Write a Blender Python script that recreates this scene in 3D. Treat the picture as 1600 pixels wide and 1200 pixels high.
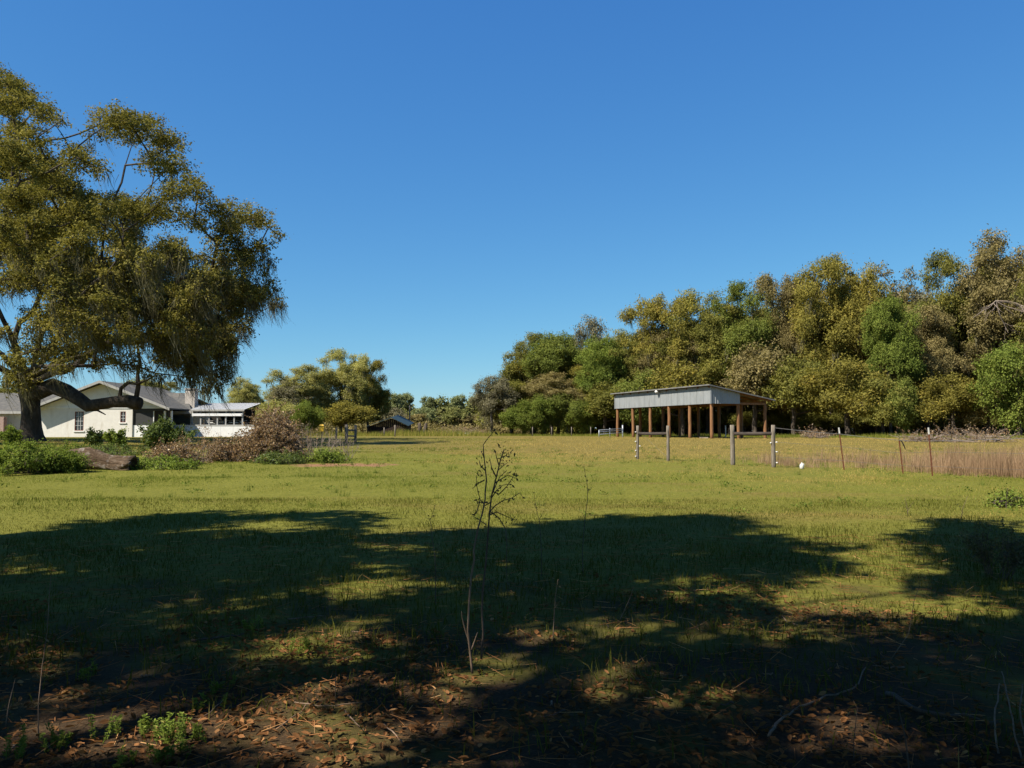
import bpy, math, random
import numpy as np
from mathutils import Vector, Matrix

for o in list(bpy.data.objects):
    bpy.data.objects.remove(o)
scene = bpy.context.scene
COL = scene.collection
R = math.radians

# ------------------------------------------------------------------ camera
F = 1290.0                      # focal length in pixels of a 1600 px wide picture
EYE = 1.6
PITCH = math.atan(72.0 / F)
cam_data = bpy.data.cameras.new('camera')
cam_data.sensor_width = 36.0
cam_data.lens = 36.0 * F / 1600.0
cam_data.clip_start = 0.05
cam_data.clip_end = 5000
cam = bpy.data.objects.new('camera', cam_data)
COL.objects.link(cam)
cam.location = (0, 0, EYE)
cam.rotation_euler = (math.pi / 2 + PITCH, 0, 0)
scene.camera = cam

# ------------------------------------------------------------------ sky and sun
SUN_EL = R(48)
SUN_AZ = R(58)                  # the sun stands behind the camera, this far round to the left
world = bpy.data.worlds.new('World')
scene.world = world
world.use_nodes = True
wt = world.node_tree
wt.nodes.clear()
sky = wt.nodes.new('ShaderNodeTexSky')
sky.sky_type = 'NISHITA'
sky.sun_disc = False
sky.sun_elevation = SUN_EL
sky.sun_rotation = math.pi + SUN_AZ
sky.altitude = 0
sky.air_density = 1.0
sky.dust_density = 0.0
sky.ozone_density = 6.0
bg = wt.nodes.new('ShaderNodeBackground')
EXPOSURE = 1.05
SKY_STRENGTH = 0.1
bg.inputs['Strength'].default_value = SKY_STRENGTH
wo = wt.nodes.new('ShaderNodeOutputWorld')
# the camera's deep, evenly exposed blue: one tone curve per channel over the whole sky
sep = wt.nodes.new('ShaderNodeSeparateColor')
com = wt.nodes.new('ShaderNodeCombineColor')
wt.links.new(sky.outputs[0], sep.inputs[0])
for ch_, (pw, mu) in enumerate(((1.06, .067), (.813, .1455), (.466, .330))):
    a_ = wt.nodes.new('ShaderNodeMath')
    a_.operation = 'POWER'
    a_.inputs[1].default_value = pw
    b_ = wt.nodes.new('ShaderNodeMath')
    b_.operation = 'MULTIPLY'
    b_.inputs[1].default_value = mu / SKY_STRENGTH / 2 ** EXPOSURE
    wt.links.new(sep.outputs[ch_], a_.inputs[0])
    wt.links.new(a_.outputs[0], b_.inputs[0])
    wt.links.new(b_.outputs[0], com.inputs[ch_])
wt.links.new(com.outputs[0], bg.inputs[0])
wt.links.new(bg.outputs[0], wo.inputs[0])

sl = bpy.data.lights.new('sun', 'SUN')
sl.energy = 5.0
sl.angle = R(0.53)
sl.color = (1.0, 0.93, 0.80)
sun = bpy.data.objects.new('sun', sl)
COL.objects.link(sun)
SD = Vector((math.sin(SUN_AZ) * math.cos(SUN_EL), math.cos(SUN_AZ) * math.cos(SUN_EL), -math.sin(SUN_EL)))
sun.rotation_euler = SD.to_track_quat('-Z', 'Y').to_euler()
sun.location = (-30, -30, 40)

vs = scene.view_settings
scene.display_settings.display_device = 'sRGB'
vs.view_transform = 'Standard'
vs.look = 'None'
vs.exposure = EXPOSURE
vs.gamma = 1.0
vs.use_curve_mapping = False
scene.render.resolution_x = 1024
scene.render.resolution_y = 768

# ------------------------------------------------------------------ helpers
rng = np.random.default_rng(7)


def softmin(t, m, k):
    return t - k * np.logaddexp(0.0, (t - m) / k)


def vnoise(x, y, scale, seed=0):
    x = np.asarray(x, float) / scale
    y = np.asarray(y, float) / scale
    xi = np.floor(x).astype(np.int64)
    yi = np.floor(y).astype(np.int64)
    fx = x - xi
    fy = y - yi
    fx = fx * fx * (3 - 2 * fx)
    fy = fy * fy * (3 - 2 * fy)

    def h(a, b):
        n = (a * 374761393 + b * 668265263 + seed * 974711) & 0x7fffffff
        n = ((n ^ (n >> 13)) * 1274126177) & 0x7fffffff
        return ((n ^ (n >> 16)) & 0xffff) / 65535.0
    return (h(xi, yi) * (1 - fx) + h(xi + 1, yi) * fx) * (1 - fy) + (h(xi, yi + 1) * (1 - fx) + h(xi + 1, yi + 1) * fx) * fy


def zg(x, y):
    """ground height: the field rises gently away from the camera and levels off"""
    x = np.asarray(x, float)
    y = np.asarray(y, float)
    t = np.maximum(y, -20) * 0.0165
    z = softmin(t, 0.98, 0.04)
    w = np.clip((80 - y) / 60, 0.0, 1.0)
    return z + w * (0.09 * (vnoise(x, y, 3.1, 3) - .5) + 0.05 * (vnoise(x, y, 1.1, 4) - .5))


def P(px, py, y):
    """world point at world depth y seen at pixel (px, py) of the 1600 x 1200 photograph"""
    u = (px - 800) / F
    v = (600 - py) / F
    c, s = math.cos(PITCH), math.sin(PITCH)
    d = (u, c - v * s, s + v * c)
    k = y / d[1]
    return Vector((u * k, y, EYE + d[2] * k))


def G(px, py):
    """ground point seen at pixel"""
    lo, hi = 1.0, 400.0
    for _ in range(50):
        m = .5 * (lo + hi)
        p = P(px, py, m)
        if p.z > softmin(m * 0.0165, 0.98, 0.04):
            lo = m
        else:
            hi = m
    p = P(px, py, lo)
    return Vector((p.x, p.y, float(zg(p.x, p.y))))


def gz(x, y):
    return Vector((x, y, float(zg(x, y))))


class MB:
    """collects vertices and faces, then builds ONE mesh object"""

    def __init__(s):
        s.v, s.f3, s.f4, s.t, s.n = [], [], [], [], 0

    def add(s, v, quads=None, tris=None, tint=None):
        v = np.asarray(v, float).reshape(-1, 3)
        s.v.append(v)
        if quads is not None and len(quads):
            s.f4.append(np.asarray(quads, np.int64).reshape(-1, 4) + s.n)
        if tris is not None and len(tris):
            s.f3.append(np.asarray(tris, np.int64).reshape(-1, 3) + s.n)
        if tint is None:
            tint = np.full(len(v), .5)
        s.t.append(np.broadcast_to(np.asarray(tint, float), (len(v),)))
        s.n += len(v)
        return s

    def box(s, lo, hi, tint=None):
        x0, y0, z0 = lo
        x1, y1, z1 = hi
        v = [(x0, y0, z0), (x1, y0, z0), (x1, y1, z0), (x0, y1, z0), (x0, y0, z1), (x1, y0, z1), (x1, y1, z1), (x0, y1, z1)]
        return s.add(v, [(0, 3, 2, 1), (4, 5, 6, 7), (0, 1, 5, 4), (1, 2, 6, 5), (2, 3, 7, 6), (3, 0, 4, 7)], tint=tint)

    def hexa(s, v):
        return s.add(v, [(0, 3, 2, 1), (4, 5, 6, 7), (0, 1, 5, 4), (1, 2, 6, 5), (2, 3, 7, 6), (3, 0, 4, 7)])

    def beam(s, a, b, w, h, up=(0, 0, 1)):
        a = Vector(a)
        b = Vector(b)
        d = (b - a).normalized()
        u = d.cross(Vector(up))
        if u.length < 1e-4:
            u = Vector((1, 0, 0))
        u.normalize()
        t = u.cross(d)
        q = []
        for p in (a, b):
            for i, j in ((-1, -1), (1, -1), (1, 1), (-1, 1)):
                q.append(p + u * (i * w / 2) + t * (j * h / 2))
        return s.add([tuple(p) for p in q], [(0, 3, 2, 1), (4, 5, 6, 7), (0, 1, 5, 4), (1, 2, 6, 5), (2, 3, 7, 6), (3, 0, 4, 7)])

    def sweep(s, pts, rad, n=6, cap=True, tint=None):
        pts = np.asarray([tuple(p) for p in pts], float)
        m = len(pts)
        rad = np.broadcast_to(np.asarray(rad, float), (m,))
        tang = np.gradient(pts, axis=0)
        tang /= np.linalg.norm(tang, axis=1)[:, None] + 1e-9
        ref = np.array([1.0, 0, 0]) if abs(tang[0][0]) < .8 else np.array([0, 1.0, 0])
        V = []
        for i in range(m):
            u = ref - tang[i] * ref.dot(tang[i])
            u /= np.linalg.norm(u) + 1e-9
            w = np.cross(tang[i], u)
            ref = u
            a = np.arange(n) * 2 * math.pi / n
            V.append(pts[i] + rad[i] * (np.cos(a)[:, None] * u + np.sin(a)[:, None] * w))
        V = np.concatenate(V)
        q = []
        for i in range(m - 1):
            for k in range(n):
                q.append((i * n + k, i * n + (k + 1) % n, (i + 1) * n + (k + 1) % n, (i + 1) * n + k))
        tr = []
        if cap:
            V = np.concatenate([V, pts[:1], pts[-1:]])
            for k in range(n):
                tr.append((m * n, (k + 1) % n, k))
                tr.append((m * n + 1, (m - 1) * n + k, (m - 1) * n + (k + 1) % n))
        return s.add(V, q, tr, tint)

    def tubes(s, a, b, ra, rb, n=4, tint=None):
        """many frusta at once"""
        a = np.asarray(a, float)
        b = np.asarray(b, float)
        N = len(a)
        if N == 0:
            return s
        d = b - a
        L = np.linalg.norm(d, axis=1)[:, None] + 1e-9
        d = d / L
        ref = np.where(np.abs(d[:, 2:3]) < .9, np.array([[0, 0, 1.0]]), np.array([[1.0, 0, 0]]))
        u = np.cross(d, ref)
        u /= np.linalg.norm(u, axis=1)[:, None] + 1e-9
        w = np.cross(d, u)
        ra = np.broadcast_to(ra, (N,))
        rb = np.broadcast_to(rb, (N,))
        an = np.arange(n) * 2 * math.pi / n
        ring = np.cos(an)[None, :, None] * u[:, None, :] + np.sin(an)[None, :, None] * w[:, None, :]
        A = a[:, None, :] - (d * np.minimum(ra[:, None] * .4, L * .2))[:, None, :] + ring * ra[:, None, None]
        B = b[:, None, :] + (d * np.minimum(rb[:, None] * .4, L * .2))[:, None, :] + ring * rb[:, None, None]
        V = np.concatenate([A, B], axis=1).reshape(-1, 3)
        k = np.arange(n)
        q = np.stack([k, (k + 1) % n, n + (k + 1) % n, n + k], 1)
        Q = (q[None] + (np.arange(N) * 2 * n)[:, None, None]).reshape(-1, 4)
        if tint is not None:
            tint = np.repeat(np.broadcast_to(tint, (N,)), 2 * n)
        return s.add(V, Q, None, tint)

    def cards(s, c, size, nrm, rs, tint, aspect=.5, tri=False, fold=0.0):
        """leaf-like faces: centres c, half length size, normals nrm"""
        c = np.asarray(c, float)
        N = len(c)
        if N == 0:
            return s
        nrm = nrm / (np.linalg.norm(nrm, axis=1)[:, None] + 1e-9)
        t = rs.normal(size=(N, 3))
        t -= nrm * (t * nrm).sum(1)[:, None]
        t /= np.linalg.norm(t, axis=1)[:, None] + 1e-9
        b = np.cross(nrm, t)
        sz = np.broadcast_to(size, (N,))[:, None]
        if tri:
            V = np.stack([c - t * sz - b * sz * aspect, c - t * sz * .6 + b * sz * aspect * 1.2, c + t * sz], 1).reshape(-1, 3)
            return s.add(V, None, np.arange(N * 3).reshape(-1, 3), np.repeat(tint, 3))
        f = nrm * sz * fold
        V = np.stack([c - t * sz, c - b * sz * aspect + f, c + t * sz, c + b * sz * aspect + f], 1).reshape(-1, 3)
        return s.add(V, np.arange(N * 4).reshape(-1, 4), None, np.repeat(tint, 4))

    def mesh(s, name, smooth=False):
        v = np.concatenate(s.v)
        f4 = np.concatenate(s.f4) if s.f4 else np.zeros((0, 4), np.int64)
        f3 = np.concatenate(s.f3) if s.f3 else np.zeros((0, 3), np.int64)
        me = bpy.data.meshes.new(name)
        me.vertices.add(len(v))
        me.vertices.foreach_set('co', v.astype(np.float32).ravel())
        loops = np.concatenate([f4.ravel(), f3.ravel()]).astype(np.int32)
        me.loops.add(len(loops))
        me.loops.foreach_set('vertex_index', loops)
        n4, n3 = len(f4), len(f3)
        me.polygons.add(n4 + n3)
        st = np.concatenate([np.arange(n4) * 4, n4 * 4 + np.arange(n3) * 3]).astype(np.int32)
        me.polygons.foreach_set('loop_start', st)
        me.polygons.foreach_set('use_smooth', np.full(n4 + n3, smooth, bool))
        me.update(calc_edges=True)
        at = me.attributes.new('tint', 'FLOAT', 'POINT')
        at.data.foreach_set('value', np.concatenate(s.t).astype(np.float32))
        return me

    def build(s, name, mat, parent=None, smooth=False, origin=None):
        if origin is not None:
            s.v = [q - np.asarray(tuple(origin), float) for q in s.v]
        me = s.mesh(name, smooth)
        return link(name, me, mat, parent, origin)


def link(name, me, mat, parent=None, loc=None):
    o = bpy.data.objects.new(name, me)
    COL.objects.link(o)
    if mat is not None and not me.materials:
        me.materials.append(mat)
    if parent is not None:
        o.parent = parent
    if loc is not None:
        o.location = tuple(loc)
    if parent is not None and name in FINE:
        o['kind'] = 'stuff'
    return o


FINE = {'hanging_moss', 'branches', 'twigs', 'stems', 'dead_leaves', 'leaves', 'cut_limbs', 'limbs', 'crown'}


def tag(o, label=None, cat=None, group=None, kind=None):
    if label:
        o['label'] = label
    if cat:
        o['category'] = cat
    if group:
        o['group'] = group
    if kind:
        o['kind'] = kind
    return o


def thing(name, label, cat, loc=(0, 0, 0), rz=0.0, group=None):
    o = bpy.data.objects.new(name, None)
    COL.objects.link(o)
    o.location = tuple(loc)
    o.rotation_euler = (0, 0, rz)
    o.empty_display_size = .2
    return tag(o, label, cat, group)


def copy_tree(o, parent=None):
    c = o.copy()
    COL.objects.link(c)
    c.parent = parent
    for ch in o.children:
        copy_tree(ch, c)
    return c


# ------------------------------------------------------------------ materials
def new_mat(name):
    m = bpy.data.materials.new(name)
    m.use_nodes = True
    nt = m.node_tree
    nt.nodes.clear()
    return m, nt


def N(nt, t, **kw):
    n = nt.nodes.new(t)
    for k, v in kw.items():
        if hasattr(n, k):
            setattr(n, k, v)
        else:
            n.inputs[k].default_value = v
    return n


def rgba(c):
    return (c[0], c[1], c[2], 1.0)


def ramp(nt, fac, stops, interp='LINEAR'):
    r = nt.nodes.new('ShaderNodeValToRGB')
    r.color_ramp.interpolation = interp
    e = r.color_ramp.elements
    while len(e) < len(stops):
        e.new(.5)
    for i, (p, c) in enumerate(stops):
        e[i].position = p
        e[i].color = rgba(c) if len(c) == 3 else c
    nt.links.new(fac, r.inputs[0])
    return r.outputs[0]


def mixc(nt, fac, a, b, mode='MIX'):
    m = nt.nodes.new('ShaderNodeMix')
    m.data_type = 'RGBA'
    m.blend_type = mode
    for s_, v in ((m.inputs[0], fac), (m.inputs[6], a), (m.inputs[7], b)):
        if isinstance(v, (int, float)):
            s_.default_value = v
        elif isinstance(v, tuple):
            s_.default_value = rgba(v)
        else:
            nt.links.new(v, s_)
    return m.outputs[2]


def math_(nt, op, a, b=None):
    m = nt.nodes.new('ShaderNodeMath')
    m.operation = op
    for i, v in enumerate((a, b)):
        if v is None:
            continue
        if isinstance(v, (int, float)):
            m.inputs[i].default_value = v
        else:
            nt.links.new(v, m.inputs[i])
    return m.outputs[0]


def noise(nt, scale, detail=3.0, vec=None, rough=.55, dist=0.0):
    n = nt.nodes.new('ShaderNodeTexNoise')
    n.inputs['Scale'].default_value = scale
    n.inputs['Detail'].default_value = detail
    n.inputs['Roughness'].default_value = rough
    n.inputs['Distortion'].default_value = dist
    if vec is not None:
        nt.links.new(vec, n.inputs['Vector'])
    return n.outputs[0]


def objco(nt, scale=None):
    c = nt.nodes.new('ShaderNodeTexCoord')
    if scale is None:
        return c.outputs['Object']
    m = nt.nodes.new('ShaderNodeMapping')
    m.inputs['Scale'].default_value = scale
    nt.links.new(c.outputs['Object'], m.inputs[0])
    return m.outputs[0]


def leaf_mat(name, dark, light, trans=.3, accent=None, gloss=0.0):
    """leaf colour varies from leaf to leaf and softly from branch to branch"""
    m, nt = new_mat(name)
    at = N(nt, 'ShaderNodeAttribute', attribute_name='tint')
    stops = [(0.0, dark), (0.75, light)]
    if accent:
        stops.append((1.0, accent))
    col = ramp(nt, at.outputs['Fac'], [(p_, (c_[0], c_[1], c_[2] * .95)) for p_, c_ in stops])
    oi = nt.nodes.new('ShaderNodeObjectInfo')
    hs = nt.nodes.new('ShaderNodeHueSaturation')
    hs.inputs['Hue'].default_value = .5
    nt.links.new(math_(nt, 'MULTIPLY_ADD', oi.outputs['Random'], .22), hs.inputs['Value'])
    hs.inputs['Value'].links[0].from_node.inputs[2].default_value = .89
    nt.links.new(col, hs.inputs['Color'])
    d = N(nt, 'ShaderNodeBsdfDiffuse')
    t = N(nt, 'ShaderNodeBsdfTranslucent')
    nt.links.new(hs.outputs[0], d.inputs[0])
    kt = trans * 1.8                    # light passing through the leaf, on top of what it reflects
    tc = mixc(nt, 1.0, hs.outputs[0], (kt, kt, kt * .55), 'MULTIPLY')
    nt.links.new(tc, t.inputs[0])
    mx = N(nt, 'ShaderNodeAddShader')
    nt.links.new(d.outputs[0], mx.inputs[0])
    nt.links.new(t.outputs[0], mx.inputs[1])
    last = mx.outputs[0]
    if gloss > 0:
        g = N(nt, 'ShaderNodeBsdfGlossy')
        g.inputs['Roughness'].default_value = .45
        g.inputs[0].default_value = (.8, .85, .9, 1)
        m2 = N(nt, 'ShaderNodeMixShader')
        m2.inputs[0].default_value = gloss
        nt.links.new(last, m2.inputs[1])
        nt.links.new(g.outputs[0], m2.inputs[2])
        last = m2.outputs[0]
    o = N(nt, 'ShaderNodeOutputMaterial')
    nt.links.new(last, o.inputs[0])
    return m


def surf_mat(name, stops, scale=4.0, stretch=None, rough=.85, bump=.3, bdist=.02, detail=5.0, metallic=0.0, spec=.3, dirt=None):
    m, nt = new_mat(name)
    co = objco(nt, stretch)
    n = noise(nt, scale, detail, co, .62)
    col = ramp(nt, n, [(p_, tuple(.8 * v for v in c_)) for p_, c_ in stops])
    if dirt:
        n2 = noise(nt, dirt[0], 4.0, objco(nt, dirt[3] if len(dirt) > 3 else None), .6)
        f = ramp(nt, n2, [(dirt[2], (0, 0, 0)), (min(dirt[2] + .22, 1), (1, 1, 1))])
        col = mixc(nt, f, col, tuple(.8 * v for v in dirt[1]))
    b = N(nt, 'ShaderNodeBsdfPrincipled')
    b.inputs['Roughness'].default_value = rough
    b.inputs['Metallic'].default_value = metallic
    b.inputs['Specular IOR Level'].default_value = spec
    nt.links.new(col, b.inputs['Base Color'])
    if bump:
        bp = N(nt, 'ShaderNodeBump')
        bp.inputs['Strength'].default_value = bump
        bp.inputs['Distance'].default_value = bdist
        nt.links.new(noise(nt, scale * 2.2, 5, co, .65), bp.inputs['Height'])
        nt.links.new(bp.outputs[0], b.inputs['Normal'])
    o = N(nt, 'ShaderNodeOutputMaterial')
    nt.links.new(b.outputs[0], o.inputs[0])
    return m


M = {}
M['oak_leaf'] = leaf_mat('oak_leaf', (.060, .058, .018), (.140, .122, .032), .26, (.19, .155, .055))
M['olive_leaf'] = leaf_mat('olive_leaf', (.062, .066, .019), (.142, .134, .035), .34, (.22, .18, .042))
M['golden_leaf'] = leaf_mat('golden_leaf', (.074, .068, .018), (.158, .136, .033), .34, (.25, .185, .042))
M['green_leaf'] = leaf_mat('green_leaf', (.056, .072, .018), (.115, .130, .030), .28, (.16, .16, .04))
M['bright_leaf'] = leaf_mat('bright_leaf', (.060, .082, .018), (.118, .142, .030), .30, (.16, .17, .04))
M['brown_leaf'] = leaf_mat('brown_leaf', (.085, .072, .032), (.165, .134, .060), .28, (.23, .185, .085))
M['grey_leaf'] = leaf_mat('grey_leaf', (.085, .078, .050), (.165, .150, .095), .2, (.20, .18, .12))
M['pale_olive'] = leaf_mat('pale_olive', (.125, .125, .050), (.225, .210, .075), .40, (.27, .235, .10))
M['far_leaf'] = leaf_mat('far_leaf', (.080, .092, .034), (.150, .150, .055), .25, (.17, .14, .07))
M['pine_leaf'] = leaf_mat('pine_leaf', (.095, .110, .055), (.165, .180, .085), .25)
M['moss'] = leaf_mat('moss', (.045, .042, .026), (.115, .105, .066), .25, None, 0)
M['shrub_leaf'] = leaf_mat('shrub_leaf', (.030, .046, .014), (.085, .110, .028), .3, (.12, .10, .03), .01)
M['weed_leaf'] = leaf_mat('weed_leaf', (.048, .070, .015), (.110, .140, .028), .35, (.17, .17, .05))
M['dead_leaf'] = leaf_mat('dead_leaf', (.085, .050, .026), (.22, .145, .082), .2, (.38, .30, .21), 0)
M['bark'] = surf_mat('bark', [(.3, (.030, .024, .018)), (.55, (.080, .062, .046)), (.8, (.165, .135, .105))], 5, (1, 1, .35), .95, .9, .05)  # bark brown, darkened further to stand in for shade under the crown
M['grey_bark'] = surf_mat('grey_bark', [(.3, (.07, .06, .05)), (.55, (.17, .145, .12)), (.8, (.27, .24, .20))], 5, (1, 1, .35), .95, .8, .05)
M['dead_wood'] = surf_mat('dead_wood', [(.3, (.15, .11, .085)), (.55, (.27, .21, .165)), (.8, (.42, .36, .31))], 6, None, .95, .5, .02)


def ground_mat():
    m, nt = new_mat('field_ground')
    g = N(nt, 'ShaderNodeNewGeometry')
    pos = g.outputs['Position']
    sep = N(nt, 'ShaderNodeSeparateXYZ')
    nt.links.new(pos, sep.inputs[0])
    X, Y = sep.outputs[0], sep.outputs[1]

    def mp(sx, sy):
        k = N(nt, 'ShaderNodeMapping')
        k.inputs['Scale'].default_value = (sx, sy, 1)
        nt.links.new(pos, k.inputs[0])
        return k.outputs[0]

    def mr(v, a, b, c=0.0, d=1.0):
        k = N(nt, 'ShaderNodeMapRange')
        k.interpolation_type = 'SMOOTHSTEP'
        for i, q in zip((1, 2, 3, 4), (a, b, c, d)):
            k.inputs[i].default_value = q
        nt.links.new(v, k.inputs[0])
        return k.outputs[0]
    fine = noise(nt, 9, 6, pos, .7)
    green = ramp(nt, fine, [(.25, (.062, .066, .010)), (.5, (.120, .118, .018)), (.75, (.165, .155, .030))])
    straw = ramp(nt, fine, [(.25, (.080, .064, .013)), (.5, (.138, .106, .025)), (.8, (.20, .155, .046))])
    dry = noise(nt, 1.0, 5, mp(.16, .42), .62)
    zone = mr(Y, 27, 42, 0, .34)
    zx = mr(X, -14, 6, -.16, .06)
    v = math_(nt, 'ADD', math_(nt, 'ADD', dry, zone), zx)
    col = mixc(nt, mr(v, .50, .78), green, straw)
    # thin reddish-brown bare earth by the brush pile
    dx = math_(nt, 'MULTIPLY', math_(nt, 'ADD', X, 5.6), .52)
    dy = math_(nt, 'MULTIPLY', math_(nt, 'SUBTRACT', Y, 27.3), 1.1)
    rr = math_(nt, 'ADD', math_(nt, 'POWER', math_(nt, 'ABSOLUTE', dx), 2.0), math_(nt, 'POWER', math_(nt, 'ABSOLUTE', dy), 2.0))
    rr = math_(nt, 'ADD', rr, math_(nt, 'MULTIPLY', math_(nt, 'SUBTRACT', noise(nt, 2.2, 4, pos), .5), 2.6))
    soil = ramp(nt, fine, [(.3, (.13, .065, .032)), (.7, (.27, .15, .08))])
    col = mixc(nt, mr(rr, .45, 1.0, 1.0, 0.0), col, soil)
    # woodland floor: old leaves under the trees, near the camera and under the wood
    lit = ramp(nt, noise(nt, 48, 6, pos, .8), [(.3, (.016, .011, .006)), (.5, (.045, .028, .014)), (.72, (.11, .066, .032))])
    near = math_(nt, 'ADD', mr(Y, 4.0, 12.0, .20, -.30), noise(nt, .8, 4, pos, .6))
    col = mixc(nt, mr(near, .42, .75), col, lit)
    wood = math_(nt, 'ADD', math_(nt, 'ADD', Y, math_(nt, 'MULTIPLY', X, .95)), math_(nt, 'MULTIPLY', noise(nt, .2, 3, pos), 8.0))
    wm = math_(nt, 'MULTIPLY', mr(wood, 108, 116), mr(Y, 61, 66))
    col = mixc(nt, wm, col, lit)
    b = N(nt, 'ShaderNodeBsdfPrincipled')
    b.inputs['Roughness'].default_value = .95
    b.inputs['Specular IOR Level'].default_value = .1
    nt.links.new(col, b.inputs['Base Color'])
    bp = N(nt, 'ShaderNodeBump')
    bp.inputs['Strength'].default_value = .6
    bp.inputs['Distance'].default_value = .05
    nt.links.new(noise(nt, 14, 6, pos, .7), bp.inputs['Height'])
    nt.links.new(bp.outputs[0], b.inputs['Normal'])
    o = N(nt, 'ShaderNodeOutputMaterial')
    nt.links.new(b.outputs[0], o.inputs[0])
    return m


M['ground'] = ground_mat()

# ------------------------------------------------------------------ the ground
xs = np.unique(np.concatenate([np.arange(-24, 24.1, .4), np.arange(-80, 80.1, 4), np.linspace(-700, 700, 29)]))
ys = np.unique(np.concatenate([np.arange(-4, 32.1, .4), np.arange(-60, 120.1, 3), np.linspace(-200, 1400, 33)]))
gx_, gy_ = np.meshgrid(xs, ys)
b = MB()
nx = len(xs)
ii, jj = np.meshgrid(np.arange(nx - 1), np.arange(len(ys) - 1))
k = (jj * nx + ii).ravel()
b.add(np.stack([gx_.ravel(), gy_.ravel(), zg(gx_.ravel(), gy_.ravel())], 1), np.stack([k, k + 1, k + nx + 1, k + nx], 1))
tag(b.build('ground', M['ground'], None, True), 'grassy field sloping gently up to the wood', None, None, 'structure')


# ------------------------------------------------------------------ tree building
def nrm(v):
    return v / (np.linalg.norm(v, axis=-1, keepdims=True) + 1e-9)


def grow(nodes, parents, clumps, rs, step=.8, sag=.12):
    """joins every leaf clump to the nearest limb with a crooked branch; returns nodes, parents, tip ids"""
    nodes = [np.asarray(tuple(p), float) for p in nodes]
    parents = list(parents)
    base = nodes[0]
    top = nodes[-1]
    order = np.argsort([np.linalg.norm(c[:3] - top) + .3 * np.linalg.norm(c[:3] - base) for c in clumps])
    plen = [0.0]
    for i in range(1, len(nodes)):
        plen.append(plen[parents[i]] + np.linalg.norm(nodes[i] - nodes[parents[i]]))
    tips = []
    for ci in order:
        c = clumps[ci][:3]
        A = np.array(nodes)
        d = np.linalg.norm(A - c, axis=1)
        cost = d + .22 * np.array(plen)
        cost[A[:, 2] > c[2] + .4] += 1.5
        cost[0] += 30
        j = int(np.argmin(cost))
        n = max(1, int(d[j] / step))
        p0 = nodes[j]
        off = rs.normal(size=3) * d[j] * .10
        off[2] += sag * d[j]
        prev = j
        for q in range(1, n + 1):
            t = q / n
            p = p0 + (c - p0) * t + off * math.sin(math.pi * t) + (rs.normal(size=3) * .07 * step if q < n else 0)
            nodes.append(p)
            parents.append(prev)
            plen.append(plen[prev] + d[j] / n)
            prev = len(nodes) - 1
        tips.append(prev)
    return np.array(nodes), np.array(parents), tips


def radii(nodes, parents, tips, r_tip=.022, ex=2.2):
    acc = np.zeros(len(nodes))
    for t in tips:
        acc[t] += r_tip ** ex
    for i in range(len(nodes) - 1, 0, -1):
        acc[i] = max(acc[i], (r_tip * .8) ** ex)
        acc[parents[i]] += acc[i]
    return acc ** (1 / ex)


def wood_mesh(nodes, parents, rad, lo, hi, mb):
    ch = np.arange(1, len(nodes))
    pa = parents[1:]
    m = (rad[ch] >= lo) & (rad[ch] < hi)
    ra = np.minimum(rad[pa], rad[ch] * 1.25)
    mb.tubes(nodes[pa][m], nodes[ch][m], ra[m], rad[ch][m], 8 if lo > .08 else 5)


def foliage(mb, clumps, rs, density, leaf, flat=.75, per=26, sigma=.19, tri=True, spread=.35, twigs=None, aspect=.6, up=.65):
    """tufts of leaves spread through each clump; density = tufts per square metre of clump outline"""
    c = np.asarray(clumps, float)
    nt = np.maximum(3, (density * c[:, 3] ** 2).astype(int))
    idx = np.repeat(np.arange(len(c)), nt)
    d = nrm(rs.normal(size=(len(idx), 3)))
    r = rs.uniform(.12, 1.0, len(idx)) ** .55
    lump = 1 + .22 * np.sin(d[:, 0] * 5 + idx) * np.sin(d[:, 1] * 4 + idx * 1.7)
    off = d * (r * lump * c[idx, 3])[:, None]
    off[:, 2] *= flat
    tc = c[idx, :3] + off
    if twigs is not None:
        sel = rs.random(len(idx)) < .35
        twigs.tubes(c[idx[sel], :3] + off[sel] * .1, tc[sel], .014, .006, 3)
    n = len(idx) * per
    ti = np.repeat(np.arange(len(idx)), per)
    sg = sigma * (.7 + .6 * rs.random(len(idx)))
    lp = tc[ti] + rs.normal(size=(n, 3)) * sg[ti][:, None] * np.array([1, 1, .75])
    outw = nrm(off)[ti]
    nn = rs.normal(size=(n, 3)) * .65 + outw * .5 + np.array([0, 0, up])
    ct = rs.normal(0, .10, len(c))
    tt = rs.normal(0, .10, len(idx))
    tint = np.clip(.5 + ct[idx[ti]] + tt[ti] + rs.normal(0, .13, n), 0, 1)
    mb.cards(lp, leaf * rs.uniform(.6, 1.25, n), nn, rs, tint, aspect, tri)


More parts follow.
